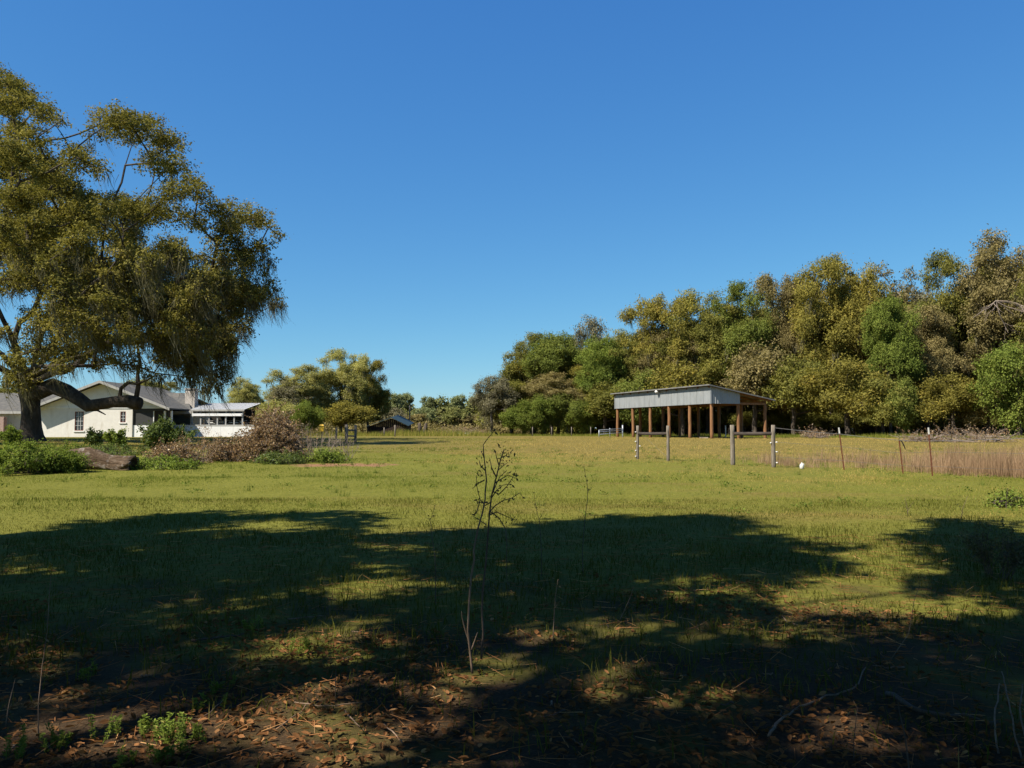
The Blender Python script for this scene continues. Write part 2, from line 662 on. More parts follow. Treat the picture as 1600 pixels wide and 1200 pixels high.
def hang_moss(mb, pts, rs, length, per=14, width=.02, lean=(.12, .05)):
    """bundles of pendant strands"""
    pts = np.asarray(pts, float)
    L = rs.uniform(length[0], length[1], len(pts))
    ti = np.repeat(np.arange(len(pts)), per)
    n = len(ti)
    top = pts[ti] + rs.normal(size=(n, 3)) * np.array([.16, .16, .08])
    ln = L[ti] * rs.uniform(.35, 1.0, n)
    segs = 2
    bend = rs.normal(size=(len(pts), 3)) * np.array([.22, .22, .05])
    side = nrm(np.stack([rs.normal(size=n), rs.normal(size=n), np.zeros(n)], 1))
    w = width * rs.uniform(.6, 1.4, n)
    V = []
    cen = pts[ti]
    for k_ in range(segs + 1):
        t = k_ / segs
        p = top * (1 - .55 * t) + cen * (.55 * t)
        p = p + np.stack([lean[0] * ln * t * t, lean[1] * ln * t * t, -ln * t], 1)
        p[:, 2] = top[:, 2] - ln * t
        p += rs.normal(size=(n, 3)) * (.03 + .09 * t)
        p += (bend * t * t)[ti]
        ww = (w * (1 - .8 * t))[:, None] * side
        V += [p - ww, p + ww]
    V = np.stack(V, 1).reshape(-1, 3)
    q = np.array([(2 * k_, 2 * k_ + 1, 2 * k_ + 3, 2 * k_ + 2) for k_ in range(segs)])
    Q = (q[None] + (np.arange(n) * 2 * (segs + 1))[:, None, None]).reshape(-1, 4)
    tb = np.clip(.5 + rs.normal(0, .2, len(pts)), 0, 1)[ti]
    mb.add(V, Q, None, np.repeat(np.clip(tb + rs.normal(0, .12, n), 0, 1), 2 * (segs + 1)))


# ------------------------------------------------------------------ the great live oak
def hero_oak():
    rs = np.random.default_rng(21)
    D = 53.0
    base = G(46, 690)
    base.y = D
    base.x = P(46, 690, D).x
    base.z = float(zg(base.x, base.y)) - .1
    root = thing('live_oak', 'massive live oak hung with grey moss, sawn-off low limb, standing before the white house', 'tree', base)
    px_clumps = [
        (30, 150, 42), (75, 175, 32), (8, 185, 40), (95, 190, 16), (40, 205, 34), (10, 130, 26), (60, 215, 24),
        (205, 185, 34), (175, 190, 30), (150, 208, 20), (235, 192, 30), (262, 225, 32), (215, 215, 28), (275, 258, 30), (240, 250, 26), (298, 280, 24), (250, 215, 22),
        (20, 255, 50), (62, 258, 44), (30, 305, 52), (85, 292, 42), (122, 248, 28), (142, 258, 22), (112, 236, 20), (158, 262, 20),
        (100, 322, 46), (150, 322, 42), (200, 332, 42), (240, 325, 36), (130, 362, 46), (190, 372, 46), (60, 352, 50), (18, 382, 50),
        (310, 302, 24), (333, 318, 24), (358, 336, 26), (390, 342, 26), (420, 352, 18), (350, 365, 32), (300, 340, 32), (268, 298, 26), (410, 378, 22), (432, 366, 11), (380, 388, 32), (330, 398, 36), (420, 408, 18),
        (280, 400, 42), (230, 412, 42), (170, 420, 46), (110, 408, 46), (50, 428, 46), (8, 440, 36), (350, 438, 38), (392, 430, 32), (420, 448, 18), (433, 472, 12), (300, 458, 42), (240, 470, 42), (180, 474, 42), (130, 462, 36), (380, 468, 30), (340, 498, 36), (282, 515, 36), (378, 506, 20), (332, 545, 30), (300, 560, 26), (350, 572, 20), (228, 522, 30), (330, 600, 16),
        (90, 470, 30), (330, 440, 44), (300, 490, 44), (260, 450, 44), (210, 440, 44), (150, 440, 44), (100, 440, 42), (60, 400, 46), (330, 520, 36), (270, 490, 40), (200, 490, 40), (140, 510, 36), (250, 520, 36), (360, 460, 34), (395, 460, 28), (310, 565, 26), (350, 520, 30), (60, 500, 36), (110, 500, 34), (200, 520, 34), (160, 500, 34), (260, 550, 30), (210, 560, 24), (310, 530, 34), (290, 590, 20), (345, 590, 22), (350, 540, 26), (366, 480, 26), (240, 580, 16), (40, 590, 26), (90, 575, 24), (150, 565, 22), (18, 560, 24), (62, 548, 30), (112, 540, 28), (152, 530, 28), (180, 560, 18), (20, 610, 26), (6, 520, 22)]
    cl = []
    cx, cy, rx, ry = 60, 400, 385, 300
    for (u, v, r) in px_clumps:
        q = min(1.0, ((u - cx) / rx) ** 2 + ((v - cy) / ry) ** 2)
        hd = 13.5 * math.sqrt(1 - q) + .6
        deps = [D - 2 - hd * rs.uniform(.55, .95)]
        if r > 24:
            deps.append(D - 1 + .55 * hd * rs.uniform(-.3, 1.0))
        if r > 40:
            deps.append(D - 2 - hd * rs.uniform(-.2, .5))
        for d in deps:
            p = P(u + rs.normal() * r * .12, v + rs.normal() * r * .12, d)
            rad = r * d / F
            if p.z < 4.0:
                p.z = 4.0 + rs.random()
            n = max(1, int((rad / .85) ** 2))
            for _ in range(n):
                o = nrm(rs.normal(size=3)) * rad * .62 * rs.random() ** .4 if n > 1 else np.zeros(3)
                cl.append((p.x + o[0], p.y + o[1], p.z + o[2] * .85, rad * (1 if n == 1 else .52) * rs.uniform(.8, 1.15)))
    for _ in range(150):                               # the half of the crown that lies outside the picture
        a = rs.uniform(math.pi * .5, math.pi * 1.5)
        h = rs.uniform(.12, 1)
        rr = 12 * math.sqrt(max(.1, 1 - (1.15 * (h - .35)) ** 2)) * rs.uniform(.6, 1)
        x, y, z = base.x - 3.5 + rr * math.cos(a), D - 3 + rr * .8 * math.sin(a), base.z + 3 + 19 * h
        pxv = 800 + x / y * F
        if pxv < -25:
            cl.append((x, y, z, rs.uniform(.8, 1.4)))
    cl = np.array(cl)
    # main limbs traced from the photograph (pixel x, pixel y, depth)
    nodes = [base + Vector((0, 0, 0)), base + Vector((.05, 0, 1.2)), base + Vector((0, 0, 2.6)), base + Vector((-.05, -.1, 3.9))]
    par = [0, 0, 1, 2]

    def limb(start, pts):
        pr = start
        for p in pts:
            a = np.array(tuple(nodes[pr]))
            e = np.array(tuple(P(*p)))
            n = max(1, int(np.linalg.norm(e - a) / 1.0))
            s0 = pr
            for q in range(1, n + 1):
                nodes.append(Vector(tuple(a + (e - a) * q / n + (rs.normal(size=3) * .06 if q < n else 0))))
                par.append(pr)
                pr = len(nodes) - 1
        return pr
    limb(3, [(30, 560, 52), (5, 500, 51), (-20, 440, 50), (10, 330, 49), (30, 230, 48)])
    limb(3, [(75, 555, 51), (110, 490, 49), (150, 430, 47), (165, 350, 46), (190, 285, 46), (205, 230, 46)])
    limb(3, [(90, 565, 53), (160, 520, 52), (230, 480, 50), (300, 420, 48), (350, 380, 47)])
    limb(3, [(60, 540, 55), (90, 450, 57), (100, 350, 57), (80, 280, 56)])
    limb(3, [(100, 580, 49), (180, 530, 45), (270, 480, 42), (330, 460, 41)])
    limb(3, [(10, 560, 55), (-60, 510, 56), (-140, 450, 55)])
    limb(3, [(0, 575, 49), (-70, 530, 46), (-150, 470, 45)])
    n2, p2, tips = grow(nodes, par, cl, rs, .9, .02)
    rad = radii(n2, p2, tips, .026, 2.25)
    rad = np.minimum(rad, .62)
    loc = n2 - np.array(tuple(base))
    clb = cl.copy()
    clb[:, :3] -= np.array(tuple(base))
    tr = MB()
    zz = [-.25, .15, .5, 1.0, 1.7, 2.5, 3.3, 4.0]
    V = []
    nseg = 16
    for q, z in enumerate(zz):
        r0 = .55 + .45 * math.exp(-z * 2.2) + (.10 if z > 3 else 0)
        for s_ in range(nseg):
            a = s_ * 2 * math.pi / nseg
            rr = r0 * (1 + .10 * math.sin(3 * a + z) + .06 * math.sin(5 * a - z * 1.3))
            V.append((rr * math.cos(a) + .03 * z * math.sin(z), rr * math.sin(a), z))
    Q = [(q * nseg + s_, q * nseg + (s_ + 1) % nseg, (q + 1) * nseg + (s_ + 1) % nseg, (q + 1) * nseg + s_) for q in range(len(zz) - 1) for s_ in range(nseg)]
    tr.add(V, Q)
    tr.build('trunk', M['bark'], root, True)
    lb = MB()
    wood_mesh(loc, p2, rad, .085, 9, lb)
    # sawn-off low limb with a sprout
    lp = [P(55, 615, 52.6), P(82, 603, 52), P(105, 612, 51.5), P(124, 624, 51), P(138, 634, 51), P(152, 632, 50.7), P(178, 628, 50.5), P(200, 627, 50.3), P(214, 630, 50.2), P(220, 631, 50.2)]
    lr = [.5, .5, .46, .42, .40, .36, .36, .40, .42, .36]
    low = MB().sweep([p - base for p in lp], lr, 10)
    low.build('low_limb', M['bark'], root, True)
    bw = MB()
    sp = [P(187, 622, 50.5), P(189, 607, 50.4), P(200, 598, 50.2), P(214, 600, 50), P(230, 594, 50), P(243, 586, 50)]
    bw.sweep([p - base for p in sp], [.14, .12, .11, .09, .06, .02], 6)
    sp = [P(212, 626, 50.2), P(216, 604, 50.2), P(215, 585, 50.2), P(219, 565, 50), P(214, 540, 50)]
    bw.sweep([p - base for p in sp], [.17, .15, .12, .10, .06], 6)
    bw.sweep([p - base for p in (P(140, 640, 51), P(152, 641, 51), P(165, 648, 50.9))], [.12, .07, .03], 5)
    lb.build('limbs', M['bark'], root, True)
    wood_mesh(loc, p2, rad, 0, .085, bw)
    tw = MB()
    fo = MB()
    foliage(fo, clb, rs, 30, .076, .8, 29, .18, True, twigs=bw)
    fo.build('crown', M['oak_leaf'], root)
    bw.build('branches', M['bark'], root)
    mo = MB()
    pz = 672 - (cl[:, 2] - EYE) / cl[:, 1] * F
    px = 800 + cl[:, 0] / cl[:, 1] * F
    wgt = np.where(pz > 380, 1.2, .10) + np.where((px > 230) & (pz > 400), .8, 0)
    cnt = rs.poisson(wgt * 4.6)
    ti = np.repeat(np.arange(len(cl)), cnt)
    off = nrm(rs.normal(size=(len(ti), 3))) * (clb[ti, 3] * rs.uniform(.3, 1, len(ti)))[:, None]
    off[:, 2] = -np.abs(off[:, 2]) * .6
    hang_moss(mo, clb[ti, :3] + off, rs, (.4, 2.1), 11, .019, (.30, .05))
    mo.build('hanging_moss', M['moss'], root)
    return root


hero_oak()


# ------------------------------------------------------------------ trees whose crowns shade the foreground
def shade_trees():
    rs = np.random.default_rng(5)
    c37 = 1 / math.tan(SUN_EL)
    sx, sy = math.sin(SUN_AZ) * c37, math.cos(SUN_AZ) * c37
    edge = [(-400, 838), (0, 836), (110, 824), (170, 808), (300, 797), (430, 800), (545, 800), (555, 828), (620, 836), (740, 826), (860, 811), (1000, 803), (1150, 810), (1170, 838), (1320, 838), (1330, 806), (1450, 806), (1545, 812), (1600, 850), (2000, 870)]
    holes = [(430, 822, 100, 9), (40, 880, 60, 14), (560, 915, 75, 34), (610, 860, 40, 14), (150, 1045, 60, 18), (460, 1012, 90, 26), (420, 1140, 150, 52), (600, 975, 60, 20),
             (665, 1020, 40, 14), (790, 1085, 65, 36), (1290, 925, 115, 34), (1385, 880, 55, 34), (1350, 848, 60, 14), (1500, 945, 75, 24), (1065, 1100, 48, 62),
             (1350, 1160, 100, 36), (1540, 1080, 55, 26), (1010, 975, 40, 15), (1060, 915, 48, 18), (880, 985, 60, 14), (90, 1165, 70, 30), (1190, 985, 50, 14), (700, 905, 40, 10), (1420, 862, 40, 12), (300, 1100, 60, 18), (560, 1090, 60, 22), (620, 1150, 60, 26), (240, 960, 40, 9), (960, 1045, 40, 12), (1230, 1075, 45, 13), (700, 1160, 40, 18), (60, 1010, 45, 10), (1460, 1010, 40, 10), (320, 930, 35, 8)]
    trunks = [(-3.2, -5.5), (-9.5, -4.0), (-14.5, .5), (1.8, -6.5), (-17.0, 9.5), (6.5, -3.0), (9.5, 4.0), (14.5, 9.5)]  # last two trunks are added to carry crowns that block sky light
    cl = []
    ground = []
    for gy in np.arange(2.2, 16.5, .36):
        for gx in np.arange(-(.72 * gy + 1.6), .72 * gy + 1.6, .38):
            ground.append((gx + rs.uniform(-.2, .2), gy + rs.uniform(-.2, .2)))
    for _ in range(260):                               # more canopy over and behind the camera, added to cut ambient sky light
        ground.append((rs.uniform(-14, 14), rs.uniform(-9, 2.2)))
    for gxp, gyp in ground:
        r = rs.uniform(.36, .64)
        if gyp > 2.2:
            px = 800 + gxp / gyp * F
            py = 651 + 2064 / gyp
            rp = r * F / gyp
            ry = 2064 / gyp ** 2 * r * 1.5
            e = np.interp(px, [q[0] for q in edge], [q[1] for q in edge])
            if py - ry * .45 < e:
                continue
            if any(((px - u) / (a * .96 + rp * .26)) ** 2 + ((py - v) / (b_ * .96 + ry * .30)) ** 2 < 1 for (u, v, a, b_) in holes):
                continue
        for _t in range(40):
            h = rs.uniform(5.5, 13.0)
            x, y = gxp - sx * h, gyp - sy * h
            # stay outside the camera's view
            if y > -.5 and abs(x) < .66 * y + r + 1.2 and h - 1.6 - r - .9 < .62 * y:
                continue
            if min((x - a) ** 2 + (y - b_) ** 2 for a, b_ in trunks) > 110:
                continue
            cl.append((x, y, h + float(zg(gxp, gyp)), r))
            break
    k_ = 0
    while k_ < 1000:                                    # unseen crowns overhead and right, added to block skylight; shade falls outside the picture
        x, y, h, r = rs.uniform(-10, 17), rs.uniform(-6, 14), rs.uniform(7.5, 15), rs.uniform(.45, .8)
        gxp, gyp = x + sx * h, y + sy * h
        if gyp > 1.5 and abs(gxp) < .66 * gyp + 1.2 + r:
            continue
        if y > -.5 and abs(x) < .66 * y + r + 1.2 and h - 1.6 - r - .9 < .62 * y:
            continue
        if min((x - a) ** 2 + (y - b_) ** 2 for a, b_ in trunks) > 64:
            continue
        cl.append((x, y, h, r))
        k_ += 1
    cl = np.array(cl)
    own = np.argmin([[(c[0] - a) ** 2 + (c[1] - b_) ** 2 for a, b_ in trunks] for c in cl], axis=1)
    labs = ['leafy oak behind the camera whose crown shades the tall sapling',
            'leafy oak left of the sapling whose crown shades the leaf litter',
            'leafy oak standing well left of the shaded grass edge',
            'leafy oak behind the camera whose crown shades the fallen sticks',
            'leafy oak farthest left along the edge of the shaded grass',
            'leafy oak behind the arching dry stems, arching over the camera',
            'unseen leafy oak added by the dark twiggy bush to block sky light',
            'unseen leafy oak added beyond the dark twiggy bush to block sky light']
    for t, (a, b_) in enumerate(trunks):
        sel = cl[own == t]
        if len(sel) < 3:
            continue
        base = gz(a, b_)
        root = thing('shade_oak', labs[t], 'tree', base, 0, 'oaks shading the foreground')
        loc = sel.copy()
        loc[:, :3] -= np.array(tuple(base))
        nodes = [(0, 0, -.1), (.05, .02, 1.2), (.0, .1, 2.4), (.08, .1, 3.4), (.05, .15, 4.4)]
        n2, p2, tips = grow(nodes, [0, 0, 1, 2, 3], loc, rs, .7, .12)
        rad = np.minimum(radii(n2, p2, tips, .02, 2.2), .28)
        w = MB()
        wood_mesh(n2, p2, rad, .07, 9, w)
        w.build('trunk', M['bark'], root, True)
        w = MB()
        wood_mesh(n2, p2, rad, 0, .07, w)
        w.build('branches', M['bark'], root)
        fo = MB()
        foliage(fo, loc, rs, 24, .125, .8, 17, .16, True)
        fo.build('crown', M['oak_leaf'], root)


shade_trees()


# ------------------------------------------------------------------ other trees: a few shapes, copied
def tree_shape(name, seed, H, W, low, nclump, leafmat, leaf=.10, density=21, flat=.74, cr=(.8, 1.45), moss=0, per=30, barkmat='bark', shape='oak', lean=0.0, sigma=.26):
    rs = np.random.default_rng(seed)
    lobes = []
    for _ in range(6 if shape == 'oak' else 1):
        a = rs.uniform(0, 2 * math.pi)
        lobes.append((W * .24 * math.cos(a), W * .24 * math.sin(a), H * rs.uniform(.42, .80), W * rs.uniform(.22, .34), H * rs.uniform(.14, .24)))
    lobes += [(lean * .5, 0, H * .76, W * .34, H * .22)] * 3
    lobes.append((0, 0, H * .5, W * .36, H * .30))
    cl = []
    while len(cl) < nclump:
        l = lobes[rs.integers(len(lobes))]
        d = nrm(rs.normal(size=3))
        q = rs.uniform(.35, 1.0) ** .5
        p = np.array([l[0] + d[0] * l[3] * q, l[1] + d[1] * l[3] * q, l[2] + d[2] * l[4] * q])
        if p[2] < H * low or p[2] > H * .965:
            continue
        cl.append((p[0], p[1], p[2], rs.uniform(*cr)))
    cl = np.array(cl)
    cl[:, 2] = cl[:, 2] * (H - .5) / (cl[:, 2] + cl[:, 3] * flat).max()
    th = H * max(.22, low + .05)
    nodes = [(0, 0, -.2), (.06, .03, th * .33), (-.03, .08, th * .66), (.05, 0, th), (.10, .05, H * .42), (0, .1, H * .55), (.1, 0, H * .68)]
    n2, p2, tips = grow(nodes, [0, 0, 1, 2, 3, 4, 5], cl, rs, 1.0, .12)
    rad = np.minimum(radii(n2, p2, tips, .030, 2.2), .34)
    rad[0] = rad[1] * 1.5
    w = MB()
    wood_mesh(n2, p2, rad, .10, 9, w)
    out = {'trunk': (w.mesh('trunk', True), M[barkmat])}
    w2 = MB()
    wood_mesh(n2, p2, rad, 0, .10, w2)
    fo = MB()
    foliage(fo, cl, rs, density, leaf, flat, per, sigma, True, twigs=w2)
    out['branches'] = (w2.mesh('branches'), M[barkmat])
    out['crown'] = (fo.mesh('crown'), M[leafmat])
    if moss:
        mo = MB()
        ti = rs.integers(0, len(cl), moss)
        off = nrm(rs.normal(size=(moss, 3))) * (cl[ti, 3] * .8)[:, None]
        off[:, 2] = -np.abs(off[:, 2])
        hang_moss(mo, cl[ti, :3] + off, rs, (.5, 2.0), 9, .035, (.1, .03))
        out['hanging_moss'] = (mo.mesh('hanging_moss'), M['moss'])
    for me, mt in out.values():
        me.materials.append(mt)
    return dict(name=name, H=H, W=W, parts=out)


def plant_tree(shape, px, top_py, depth, label, group, wpx=None, mat=None, rot=None, cat='tree', name=None, x=None):
    x = P(px, 660, depth).x if x is None else x
    base = gz(x, depth)
    h = P(px, top_py, depth).z - base.z
    s = h / shape['H']
    sw = s if wpx is None else (wpx * depth / F) / shape['W']
    root = thing(name or shape['name'], label, cat, base, rng.uniform(0, 6.28) if rot is None else rot, group)
    root.scale = (sw, sw, s)
    for pn, (me, mt) in shape['parts'].items():
        o = bpy.data.objects.new(pn, me)
        COL.objects.link(o)
        o.parent = root
        if pn in FINE:
            o['kind'] = 'stuff'
        if pn == 'crown' and mat:
            o.material_slots[0].link = 'OBJECT'
            o.material_slots[0].material = M[mat]
    return root


S = {}
S['a'] = tree_shape('oak_tree', 101, 15, 11.5, .14, 112, 'olive_leaf', moss=60)
S['b'] = tree_shape('oak_tree', 102, 16, 10, .20, 104, 'olive_leaf', moss=60)
S['c'] = tree_shape('oak_tree', 103, 15, 12, .10, 112, 'golden_leaf', moss=90)
S['d'] = tree_shape('oak_tree', 104, 14, 9, .12, 84, 'green_leaf', flat=.85)
S['grey'] = tree_shape('mossy_tree', 105, 13, 8.5, .16, 66, 'grey_leaf', density=9, moss=330, barkmat='grey_bark')
S['bush'] = tree_shape('young_tree', 106, 6, 5.6, .06, 46, 'bright_leaf', leaf=.085, cr=(.6, 1.1), density=26)
S['bush2'] = tree_shape('young_tree', 107, 6, 5, .32, 38, 'olive_leaf', leaf=.09, cr=(.5, .95), density=26)
S['thin'] = tree_shape('thin_tree', 108, 14, 7, .3, 50, 'brown_leaf', density=9, barkmat='grey_bark', cr=(.7, 1.2), leaf=.11)
S['pine'] = tree_shape('pine_tree', 109, 12, 4.4, .5, 26, 'pine_leaf', leaf=.16, cr=(.5, .95), shape='pine', density=18)
S['far'] = tree_shape('scrub_tree', 110, 6, 7, .08, 40, 'far_leaf', leaf=.17, cr=(.7, 1.2), density=14, per=20)

wood = [
    # shape, px, top, depth, width px, colour, label
    ('grey', 768, 580, 95, 84, None, 'grey mossy tree with dark trunk at the end of the wood'),
    ('a', 835, 516, 100, 125, 'olive_leaf', 'tall olive-leaved oak next to the grey mossy tree'),
    ('d', 872, 512, 97, 105, 'green_leaf', 'green leafy oak above the row of bright young trees'),
    ('grey', 925, 484, 101, 90, 'grey_leaf', 'pale half-bare tree rising behind a fresh green oak'),
    ('d', 936, 520, 94, 95, 'bright_leaf', 'fresh bright green oak in front of a pale half-bare tree'),
    ('b', 990, 508, 95, 110, 'olive_leaf', 'olive oak beside the left end of the pole barn'),
    ('c', 1045, 452, 93, 140, 'golden_leaf', 'broad yellow-olive oak towering over the pole barn roof'),
    ('b', 1105, 442, 92, 135, 'olive_leaf', 'tall olive oak behind the middle of the pole barn'),
    ('a', 1160, 434, 90, 145, 'green_leaf', 'tall green oak behind the high end of the pole barn'),
    ('c', 1222, 418, 89, 135, 'brown_leaf', 'large dull brown-olive oak behind the low eave of the pole barn'),
    ('a', 1300, 388, 86, 165, 'golden_leaf', 'great golden-olive oak, tallest just right of the pole barn'),
    ('thin', 1372, 402, 87, 120, 'brown_leaf', 'brownish thin-leaved tree behind a bright green crown'),
    ('b', 1345, 405, 84, 115, 'golden_leaf', 'golden oak between the pole barn and a bright green crown'),
    ('d', 1392, 452, 77, 92, 'bright_leaf', 'bright green oak standing out among the olive trees'),
    ('thin', 1432, 405, 88, 95, 'grey_leaf', 'sparse grey tree with sky showing through its top'),
    ('a', 1490, 382, 83, 140, 'olive_leaf', 'tall olive oak behind the heap of cut branches'),
    ('b', 1568, 352, 80, 160, 'brown_leaf', 'tallest brown-olive oak at the right end of the wood'),
    ('c', 1668, 372, 76, 190, 'olive_leaf', 'olive oak past the right end of the cut branch heap'),
    ('c', 1450, 470, 80, 130, 'brown_leaf', 'drooping brownish oak behind the heap of cut branches'),
    ('bush', 1592, 524, 66, 115, 'bright_leaf', 'bright green young tree at the right end of the wood'),
    ('bush2', 1325, 548, 74, 120, 'golden_leaf', 'low yellow-olive tree at the wood edge above the leaning metal posts'),
    ('bush2', 1380, 580, 72, 85, 'olive_leaf', 'small olive tree in front of the bright green oak'),
    ('bush', 1408, 584, 71, 55, 'green_leaf', 'small fresh green tree in front of the bright green oak'),
    ('bush2', 1490, 575, 70, 95, 'golden_leaf', 'low golden tree leaning out over the cut branch heap'),
    ('bush2', 1545, 600, 70, 75, 'brown_leaf', 'low brownish tree beside the bright young tree'),
    ('bush2', 1240, 545, 80, 105, 'olive_leaf', 'low olive tree beside the open end of the pole barn'),
    ('bush2', 1180, 525, 84, 115, 'brown_leaf', 'brownish low tree above the open end of the pole barn'),
    ('bush2', 1065, 556, 88, 120, 'golden_leaf', 'low golden-brown tree above the metal front of the pole barn'),
    ('bush', 1000, 572, 89, 88, 'green_leaf', 'low green tree touching the left roof end of the pole barn'),
    ('bush2', 945, 590, 90, 90, 'olive_leaf', 'low olive tree left of the galvanised tube gate'),
]
for (s_, px, top, d, w, mt, lab) in wood:
    plant_tree(S[s_], px, top, d, lab, 'trees of the wood', w, mt)
for px, top in ((818, 622), (852, 612), (886, 606), (918, 618)):
    plant_tree(S['bush'], px, top, 91, 'bushy fresh green young tree in a row behind the thin wire fence posts', 'row of bushy young trees', 62, 'bright_leaf' if px != 886 else 'green_leaf')
i = 0
for row, dd in ((0, 98), (1, 108)):
    for px in range(800 + row * 30, 1720, 62):
        d = dd + rng.uniform(-3, 3) - (px - 800) * .012
        top = np.interp(px, [800, 870, 930, 1050, 1300, 1450, 1600], [585, 550, 540, 490, 445, 445, 420]) + rng.uniform(0, 30)
        plant_tree(S['abcd'[i % 4]], px, top, d, 'oak deep in the wood, mostly hidden by the trees in front', 'trees deep in the wood', 120, ['olive_leaf', 'brown_leaf', 'golden_leaf'][i % 3])
        i += 1
# dark understorey shrubs in the wood
for px in range(960, 1700, 34):
    d = np.interp(px, [960, 1250, 1600], [95, 84, 76]) + rng.uniform(0, 5)
    plant_tree(S['bush2'], px, rng.uniform(612, 640), d, 'shaded olive shrub under the trees of the wood', 'shrubs under the trees', 62, 'olive_leaf', cat='shrub', name='understorey_shrub')

# trees beyond the field and behind the house
for (s_, px, top, d, w, mt, lab) in [
    ('a', 470, 566, 96, 110, 'pale_olive', 'olive oak behind the dead brush pile, shorter of a pair'),
    ('a', 533, 540, 100, 105, 'pale_olive', 'tall olive oak with sky gaps beside the dark shed'),
    ('c', 575, 556, 102, 84, 'golden_leaf', 'rounded golden-olive oak next to the dark shed'),
    ('thin', 446, 590, 92, 66, 'grey_leaf', 'greyish sparse tree behind the dead brush pile'),
    ('bush', 482, 622, 86, 46, 'bright_leaf', 'bright green bush below the pair of oaks'),
    ('bush2', 430, 620, 88, 70, 'pale_olive', 'low olive tree right behind the dead brush pile'),
    ('b', 383, 586, 110, 64, 'pale_olive', 'olive tree behind the white metal porch roof'),
    ('d', 218, 588, 108, 80, 'pale_olive', 'tree showing above the house roof by the chimney'),
    ('c', 255, 592, 112, 66, 'golden_leaf', 'golden tree showing over the house ridge'),
    ('b', 20, 596, 108, 110, 'olive_leaf', 'olive tree behind the left roof of the house'),
    ('bush2', 540, 622, 92, 80, 'golden_leaf', 'low golden tree below the tall oak beside the dark shed')]:
    plant_tree(S[s_], px, top, d, lab, 'trees beyond the field', w, mt)
i = 0
for px in range(596, 830, 17):
    plant_tree(S['far'], px, 640 + 9 * math.sin(px * .13) + rng.uniform(-7, 5), 125 + rng.uniform(-6, 10), 'pale scrubby small tree in the thicket beyond the field', 'thicket beyond the field', 44, ['far_leaf', 'grey_leaf', 'far_leaf', 'brown_leaf', 'pine_leaf'][i % 5])
    i += 1
for px in (-40, 60, 120, 180, 290, 330, 410, 500, 560):
    plant_tree(S['far'], px, 628 + rng.uniform(-6, 12), 128 + rng.uniform(-6, 10), 'pale small tree in the distance behind the house and oaks', 'distant trees behind the house', 90, ['far_leaf', 'olive_leaf'][px % 20 // 10])
for px, top, d in ((618, 612, 138), (636, 611, 142), (668, 617, 146), (718, 614, 140), (742, 617, 144), (700, 627, 150)):
    plant_tree(S['pine'], px, top, d, 'slender pine rising out of the thicket beyond the field', 'pines beyond the field', 26)


# the depth of the wood and the far horizon of trees, read as one mass
def far_mass(pts, hgt, label, seed, mat, dens=3.2, leaf=.26):
    rs = np.random.default_rng(seed)
    cl = []
    for (a, da), (b_, db) in zip(pts[:-1], pts[1:]):
        L = abs(b_ - a) * da / F
        for _ in range(int(L * dens)):
            t = rs.random()
            d = da + (db - da) * t + rs.uniform(0, 7)
            x = P(a + (b_ - a) * t, 660, d).x
            r = rs.uniform(.9, 1.7)
            top = hgt * (.55 + .75 * vnoise(x, d, 9, seed))
            cl.append((x, d, .9 + r * .2 + (top - r) * rs.random() ** 1.3, r))
    tw, fo = MB(), MB()
    foliage(fo, np.array(cl), rs, 11, leaf, .85, 10, .3, True)
    o = fo.build('distant_wood', M[mat], None)
    tag(o, label, 'woodland', None, 'stuff')


far_mass([(760, 118), (1000, 112), (1300, 104), (1760, 94)], 7.0, 'dense dark interior of the wood seen between its trunks', 301, 'olive_leaf', 8.0)
far_mass([(-180, 150), (200, 150), (440, 150)], 3.6, 'low line of distant woodland behind the house', 302, 'far_leaf', 3.0)
far_mass([(440, 148), (600, 146), (830, 140)], 7.4, 'pale green line of distant woodland beyond the far field', 303, 'far_leaf', 6.0)
far_mass([(440, 112), (600, 114), (830, 112)], 2.3, 'low greyish thicket along the far field edge', 304, 'brown_leaf', 4.0, .16)


# ------------------------------------------------------------------ building materials
def plain_mat(name, col, rough=.6, metallic=0.0, spec=.4):
    m, nt = new_mat(name)
    b = N(nt, 'ShaderNodeBsdfPrincipled')
    n = noise(nt, 7, 4, objco(nt))
    c = ramp(nt, n, [(.3, tuple(v * .66 for v in col)), (.7, tuple(min(1, v * .9) for v in col))])
    nt.links.new(c, b.inputs['Base Color'])
    b.inputs['Roughness'].default_value = rough
    b.inputs['Metallic'].default_value = metallic
    b.inputs['Specular IOR Level'].default_value = spec
    o = N(nt, 'ShaderNodeOutputMaterial')
    nt.links.new(b.outputs[0], o.inputs[0])
    return m


